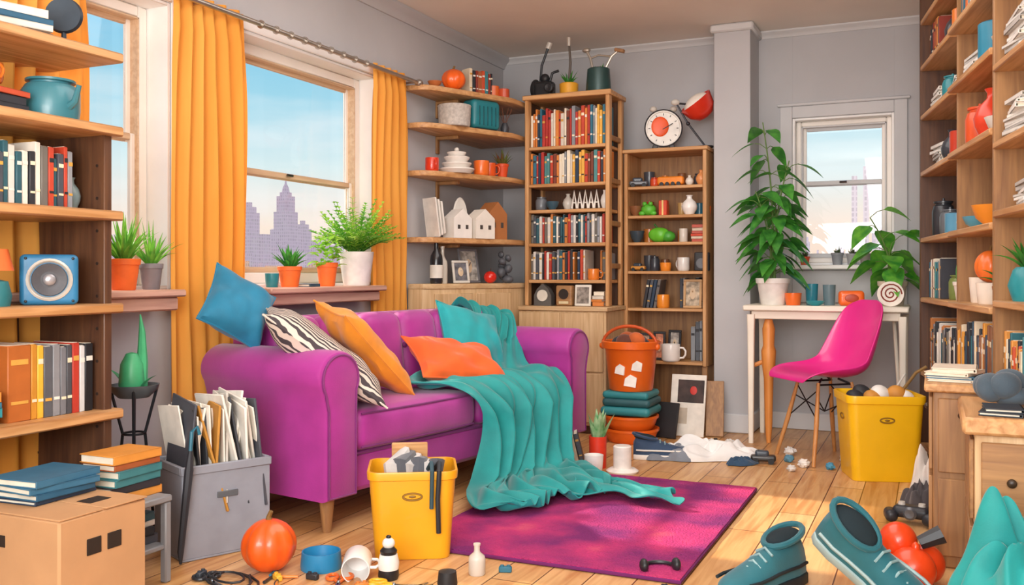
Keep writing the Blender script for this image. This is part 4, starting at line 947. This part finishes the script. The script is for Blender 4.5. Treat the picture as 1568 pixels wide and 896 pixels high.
vs('blue_tin','can',rw(.5,.08,1.093),.055,.09,'5a9aba'); vs('orange_bowl','bowl',rw(1.14,.08,1.093),.08,.08,'f0962e'); vs('dark_jar','jar',rw(.16,.08,1.093),.05,.17,'33363c'); vs('grey_jar','jar',rw(.32,.08,1.093),.045,.12,'6a6f75'); vs('blue_bowl','bowl',rw(.93,.08,1.093),.07,.05,'5aa8c4'); vs('beige_vase','vase',rw(.64,.08,1.093),.035,.1,'d8c8b0'); vs('clay_pot','cup',rw(1.33,.08,1.093),.05,.08,'b86a3a')
b=B('potted_cactus'); pot(b,.045,.08,M_('f4ece0',.5)); b.ell((0,0,.12),(.034,.034,.07),M_('46984e',.5),lobes=8,la=.15,n=40); b.done(rw(.62,.08,.805))
pumpkin('orange_lantern',rw(1.12,.07,.885),.055,'f4782e',1.1); vs('cream_pot','cup',rw(1.12,.07,.805),.05,.08,'f4e8d8'); rbooks(.08,.805,.30,.14,.19,PAL_MIX); vs('cream_pot','cup',rw(.93,.08,.805),.045,.10,'f4e8d8'); vs('olive_jar','jar',rw(.50,.08,.805),.04,.11,'7a8a4a')
b=B('potted_leafy_plant'); pot(b,.05,.07,M_('b86a3a',.5)); blades(b,(0,0,.06),18,.14,.03,LG2,1.0,.4,12); b.done(rw(1.33,.08,.805))
books('book_row',rw(.78,.02,.45),RA,.62,.22,.29,.18,['2c4a5e','e09a3a','4a5a6a','e6d5b8','2b2d33','8a5a3a','3a8a9a']); rbooks(.08,.45,.6,.18,.26,PAL_DARK)
paperstack(1.62,1.88,9,.22,.24); paperstack(1.62,1.62,12,.22,.24); paperstack(1.62,1.36,11,.22,.24); paperstack(1.62,2.12,8,.22,.22)
paperstack(1.66,1.13,7,.22,.22)
b=B('teal_vase_plant'); b.lathe((0,0,0),[(0,0),(.045,0),(.06,.05),(.045,.10),(.035,.11),(0,.10)],M_('2a8f98',.3)); blades(b,(0,0,.10),18,.14,.022,LG2,.9,.4,3); b.done(rw(1.62,.07,.83))
books('book_row',rw(1.5,.02,.45),RA,.5,.22,.28,.18,PAL_ORG)

b=B('side_cabinet'); b.bb(0.0,.165,3.22,3.60,0.001,.55,mw('z'),.004); b.bb(-.025,.165,3.19,3.61,.55,.575,lw('y'),.006); b.bb(.015,.15,3.208,3.22,.30,.53,mw('z'),.004); b.bb(.015,.15,3.208,3.22,.04,.28,mw('z'),.004); b.ell((.08,3.202,.48),(.01,.008,.01),M_('3a2a1c',.4)); 
b.bb(-.012,0,3.25,3.57,.30,.53,mw('z'),.004); b.bb(-.012,0,3.25,3.57,.04,.28,mw('z'),.004); b.ell((-.018,3.41,.48),(.008,.01,.01),M_('3a2a1c',.4)); b.done()
b=B('drawer_unit'); b.bb(.10,.27,2.73,3.16,0.001,.50,pw('z'),.004); b.bb(.07,.28,2.70,3.18,.50,.545,lw('y'),.008); b.bb(.115,.255,2.718,2.73,.27,.48,mw('x'),.004); b.bb(.115,.255,2.718,2.73,.04,.25,mw('x'),.004); b.ell((.185,2.712,.38),(.012,.008,.012),M_('3a2a1c',.4))
b.bb(.088,.10,2.76,3.13,.27,.48,mw('y'),.004); b.bb(.088,.10,2.76,3.13,.04,.25,mw('y'),.004); b.done()
stack('magazine_stack',(.065,3.35,.576),80,4,.2,.15,['3a6a86','26303a','efe0cc','2c4a5e'],.008,.014)
b=B('grey_cloth_bag'); 
for i in range(6): b.ell((.03*math.cos(i*1.3),.04*math.sin(i*1.3),.03+.008*i),(.05-.003*i,.045,.03),fabric('4a5a66'),r=(i*15,i*20,0))
b.done((.17,2.98,.545))
stack('magazine_stack',(.17,2.80,.546),85,2,.13,.11,['c9ccd0','26303a'],.008,.012)

def heap(name,loc,rx,ry,h,m,seed,rz=0,folds=9,sq=.55,rid=.16,sl=0):
    b=B(name); P=[]; NA=140; NRr=40
    for i in range(NRr+1):
        r_=i/NRr; row=[]
        for j in range(NA+1):
            a=2*pi*j/NA; cx,cy=math.cos(a),math.sin(a)
            e=1+.18*noise.noise(Vector((cx*1.3+seed,cy*1.3,0)))+(.05+.06*r_)*math.sin(folds*a+seed+1.5*math.sin(2*a))*r_
            hh=h*(1-r_**2.4)**sq if r_<1 else 0
            f=noise.noise(Vector((cx*r_*1.8+seed,cy*r_*1.8,seed)))
            f2=math.sin(folds*a+seed+1.5*math.sin(2*a)+r_*2)
            f3=math.sin(7*(cx*r_+.6*cy*r_)+4*f+seed)
            f4=1-2*abs(math.sin(5*(cx*r_-.4*cy*r_)+3*f+seed*2))
            z=hh*(.85+.35*f+rid*.35*f3+rid*.22*f4)+h*rid*f2*r_*(1-r_)*1.6+.003
            row.append((rx*e*r_*cx+sl*z,ry*e*r_*cy,max(z,.002)))
        P.append(row)
    b.grid(P,m); return b.done(loc,rz,angle=80)
heap('teal_cloth_pile',(.235,2.50,0),.20,.19,.37,TEALF,8.3,0,10,.5,.26)
heap('white_shirt',(-1.02,4.66,0),.25,.11,.08,fabric('efedea',.06),1.7,20,7,.5,.5)
heap('grey_shirt',(-1.17,4.58,0),.15,.09,.06,fabric('7a808a',.1),4.7,20,7,.5,.5)
heap('blue_sock',(-.84,4.56,0),.08,.04,.035,fabric('2c4a66',.1),2.7,40,5,.5,.4)
heap('white_sock',(-.90,4.82,0),.09,.045,.04,fabric('e6e2de',.1),6.1,-10,5,.5,.4)
heap('laundry_pile',(-.01,4.10,0),.075,.11,.20,fabric('e4dcd4',.12),5.1,0,7,.5,.4)
heap('dark_cloth',(-.04,3.98,0),.07,.08,.10,fabric('4a4446',.15),7.1,0,7,.5,.4)

def shoe(name,loc,r,s,c,sole='e6e2da'):
    b=B(name); m=fabric(c,.12,200,.12,.7,.2); so=M_(sole,.6)
    st=[(0,.022,.06),(.012,.032,.085),(.05,.038,.092),(.09,.037,.082),(.13,.038,.068),(.17,.043,.054),(.21,.045,.044),(.24,.04,.036),(.262,.028,.028),(.272,.008,.02)]
    rings=[]
    for x,w_,h_ in st:
        rings.append([(x*s,w_*s*math.cos(a),(.018+max(0,math.sin(a))**.75*h_)*s if math.sin(a)>0 else .016*s) for a in [2*pi*k/20 for k in range(20)]])
    b.loft(rings,m)
    out=[(x*s,w_*s*1.08+.002) for x,w_,_ in st]; 
    pl=[(p[0],-p[1]) for p in out]+[(p[0],p[1]) for p in reversed(out)]
    b.prism(pl,0,.024*s,so,bev=.004)
    b.ell((.055*s,0,.102*s),(.052*s,.029*s,.016*s),M_('14252c',.9),r=(0,6,0))
    b.tube([((.055+.056*math.cos(a))*s,.034*math.sin(a)*s,(.106-.014*math.cos(a))*s) for a in [2*pi*k/20 for k in range(20)]],.007*s,m,8,closed=True)
    for i in range(4):
        x=.125+.022*i; z=.088-.009*i; b.tube([(x*s,-.022*s,(z-.008)*s),(x*s,0,(z+.004)*s),((x+.006)*s,.022*s,(z-.008)*s)],.003*s,M_('8fb0b4',.6),6)
    b.tube([(x_*s,w_*1.02*s,.045*s) for x_,w_,_ in st[1:8]],.004*s,so,6); b.tube([(x_*s,-w_*1.02*s,.045*s) for x_,w_,_ in st[1:8]],.004*s,so,6)
    return b.done(loc,r=r)
shoe('sneaker',(-.375,2.93,.0),(0,0,246),1.35,'1a6672','14252c')
shoe('sneaker',(-.30,2.80,.185),(34,35,-12),1.35,'1a6672','9db4b4')
shoe('sneaker',(-1.36,4.50,.0),(0,0,18),1.05,'263f5e')
b=B('orange_toy_figure'); k=M_('f04a1a',.3,0,.08,8,0,.3); b.ell((0.01,-.03,.064),(.066,.062,.064),k); b.ell((-.03,.05,.12),(.055,.055,.058),k); b.ell((.045,.06,.06),(.055,.055,.058),k); b.ell((-.08,.03,.08),(.025,.02,.04),k,r=(0,-30,0)); b.tube([(.03,.02,.13),(.09,.03,.16)],[.02,.028],M_('26282c',.4)); b.ell((.02,-.03,.125),(.012,.012,.02),k); b.done((-.065,2.97,0))
b=B('game_controller'); k=M_('2a2c32',.4); b.soft((0,0,.045),(.13,.07,.045),.02,k); b.soft((-.07,-.02,.03),(.045,.08,.045),.02,k,(0,0,20)); b.soft((.07,-.02,.03),(.045,.08,.045),.02,k,(0,0,-20)); b.lathe((0,-.035,.045),[(0,0),(.022,0),(.024,.006),(.016,.012),(0,.01)],M_('6a6e74',.3,.5),r=(90,0,0))
for sx in(-1,1): b.lathe((sx*.035,0,.066),[(0,0),(.014,0),(.012,.012),(0,.014)],M_('c9c4bb',.4),n=14)
b.done((-.07,3.74,0),-10)
vs('white_cup','cup',(-1.425,4.09,.0),.045,.085,'f4efe9'); b=B('potted_sprout'); b.lathe((0,0,0),[(0,0),(.04,0),(.042,.15),(.038,.15),(.036,.02),(0,.02)],M_('e03a22',.4)); blades(b,(0,0,.09),12,.20,.055,leafmat('3a9a54','c8e4b4'),.45,.2,6); b.done((-1.45,4.22,0))
b=B('white_canister'); b.lathe((0,0,0),[(0,0),(.07,0),(.075,.01),(.06,.02),(.042,.022),(.042,.12),(.037,.125),(0,.125)],M_('efe7df',.4)); b.done((-1.31,4.16,0))
b=B('leaning_books')
for i in range(4): bk(b,.024*i,.022,.17-.01*i,.13,['2b2d33','5a3a2e','c9b8a0','4a4e57'][i],0,rad(-14))
b.done((-1.62,4.23,.006),20)
toy_car('toy_car',(-.75,4.64,0),'2a2624',10,1.2)
def crump(loc,r,c,seed):
    b=B('crumpled_paper'); m=10;n=14; rings=[]
    for i in range(m+1):
        ph=pi*i/m; ring=[]
        for j in range(n):
            a=2*pi*j/n; d=Vector((math.sin(ph)*math.cos(a),math.sin(ph)*math.sin(a),-math.cos(ph))); k=r*(1+.5*noise.noise(d*2.3+Vector((seed,0,0)))) if 0<i<m else r
            ring.append(tuple(Vector((d.x*k,d.y*k,max(0,r*.75+d.z*k*.75)))))
        rings.append(ring)
    b.loft(rings,M_(c,.8)); b.done(loc,angle=15)
for i,(x,y,r_,c) in enumerate(((-.56,4.62,.026,'f0ece6'),(-.60,4.50,.02,'dcd8d2'),(-.38,4.84,.035,'f4f1eb'),(-.66,4.90,.028,'e0dcd6'),(-.98,4.98,.03,'e6e2dc'),(-.44,4.62,.022,'4a90b0'),(-.70,2.62,.02,'26282c'),(-.64,4.72,.024,'5a8aa0'),(-1.05,4.86,.04,'e6e2dc'))): crump((x,y,0),r_,c,i*3.1)
b=B('wood_scraps'); 
for i in range(6): b.box((R.uniform(-.08,.08),R.uniform(-.06,.06),.008+.003*i),(.10,.02,.012),lw('x') if i%2 else M_('33302e',.6),r=(0,0,R.uniform(0,180)),bev=.002)
b.done((-1.14,5.06,0))
b=B('dropped_pens')
for i in range(6): 
    a=R.uniform(0,pi); x,y=R.uniform(-.12,.12),R.uniform(-.05,.05); b.tube([(x,y,.006),(x+.07*math.cos(a),y+.07*math.sin(a),.006)],[.005,.004],M_(R.choice(['e0893f','2a2c30','2f6f86','efb53a']),.4))
b.done((-1.72,2.24,0))
b=B('black_headphones'); b.tube([(.05*math.cos(i*pi/10),.05*math.sin(i*pi/10),.012) for i in range(11)],.006,M_('26282c',.4)); b.ell((.05,-.005,.02),(.014,.022,.02),M_('26282c',.4)); b.ell((-.05,-.005,.02),(.014,.022,.02),M_('26282c',.4)); b.done((-.76,2.79,.012),30)

# ---------------------------------------------------------------- lights, world, camera
wd=bpy.data.worlds.new('sky'); sc.world=wd; wd.use_nodes=True; t=wd.node_tree; bg=t.nodes['Background']
tc=t.nodes.new('ShaderNodeTexCoord'); sp=t.nodes.new('ShaderNodeSeparateXYZ'); rp=t.nodes.new('ShaderNodeValToRGB'); cr_=rp.color_ramp
cr_.elements[0].position=0; cr_.elements[0].color=lin('ffe2cc'); cr_.elements[1].position=1; cr_.elements[1].color=lin('58a8e0')
for p,c in((.05,'fdeadb'),(.11,'dcf0f2'),(.17,'a6dcee'),(.27,'78c6ea')): e=cr_.elements.new(p); e.color=lin(c)
nz=t.nodes.new('ShaderNodeTexNoise'); nz.inputs['Scale'].default_value=3; nz.inputs['Detail'].default_value=6; mp=t.nodes.new('ShaderNodeMapping'); mp.inputs['Scale'].default_value=(1,1,5)
r2=t.nodes.new('ShaderNodeValToRGB'); r2.color_ramp.elements[0].position=.5; r2.color_ramp.elements[1].position=.8; r2.color_ramp.elements[0].color=(0,0,0,1); r2.color_ramp.elements[1].color=(.7,.7,.7,1)
mx=t.nodes.new('ShaderNodeMixRGB'); mx.inputs[2].default_value=(1,1,1,1)
L=t.links.new
L(tc.outputs['Generated'],sp.inputs[0]); L(sp.outputs['Z'],rp.inputs[0]); L(tc.outputs['Generated'],mp.inputs[0]); L(mp.outputs[0],nz.inputs['Vector']); L(nz.outputs['Fac'],r2.inputs[0]); L(r2.outputs[0],mx.inputs[0]); L(rp.outputs[0],mx.inputs[1]); L(mx.outputs[0],bg.inputs[0])
bg.inputs[1].default_value=1.05
def sun(name,dirv,e,c,ang):
    l=bpy.data.lights.new(name,'SUN'); l.energy=e; l.color=c; l.angle=rad(ang); o=bpy.data.objects.new(name,l); sc.collection.objects.link(o); o.rotation_euler=Vector(dirv).to_track_quat('-Z','Y').to_euler(); o.location=(-6,2,5)
sun('sun',(.86,-.04,-.62),6,(1,.86,.68),1.2)
def area(name,loc,tgt,size,e,c=(1,1,1)):
    l=bpy.data.lights.new(name,'AREA'); l.energy=e; l.color=c; l.shape='RECTANGLE'; l.size=size[0]; l.size_y=size[1]; o=bpy.data.objects.new(name,l); sc.collection.objects.link(o); o.location=loc; o.rotation_euler=(Vector(tgt)-Vector(loc)).to_track_quat('-Z','Y').to_euler()
area('ceiling_fill',(-1.1,3.2,H-.03),(-1.1,3.2,0),(1.6,2.8),36,(1,.98,.96))  # unseen fill panel added below the ceiling to lift the dim interior
area('rear_fill',(.2,-.6,2.0),(-1.3,4,.8),(2.0,1.4),75,(1,.98,.96))  # unseen fill added behind the camera to even out the room
area('upward_fill',(-.6,-.7,1.1),(-1.2,3.2,2.6),(1.8,1.0),75,(1,.97,.94))  # unseen fill added, aimed up to brighten the ceiling and upper walls
cam=bpy.data.cameras.new('camera'); co=bpy.data.objects.new('camera',cam); sc.collection.objects.link(co); sc.camera=co
co.location=(0,0,.917); co.rotation_euler=(rad(90),0,rad(24.2)); cam.sensor_width=36; cam.lens=32.92; cam.shift_y=-28/1568; cam.clip_start=.05; cam.clip_end=6000
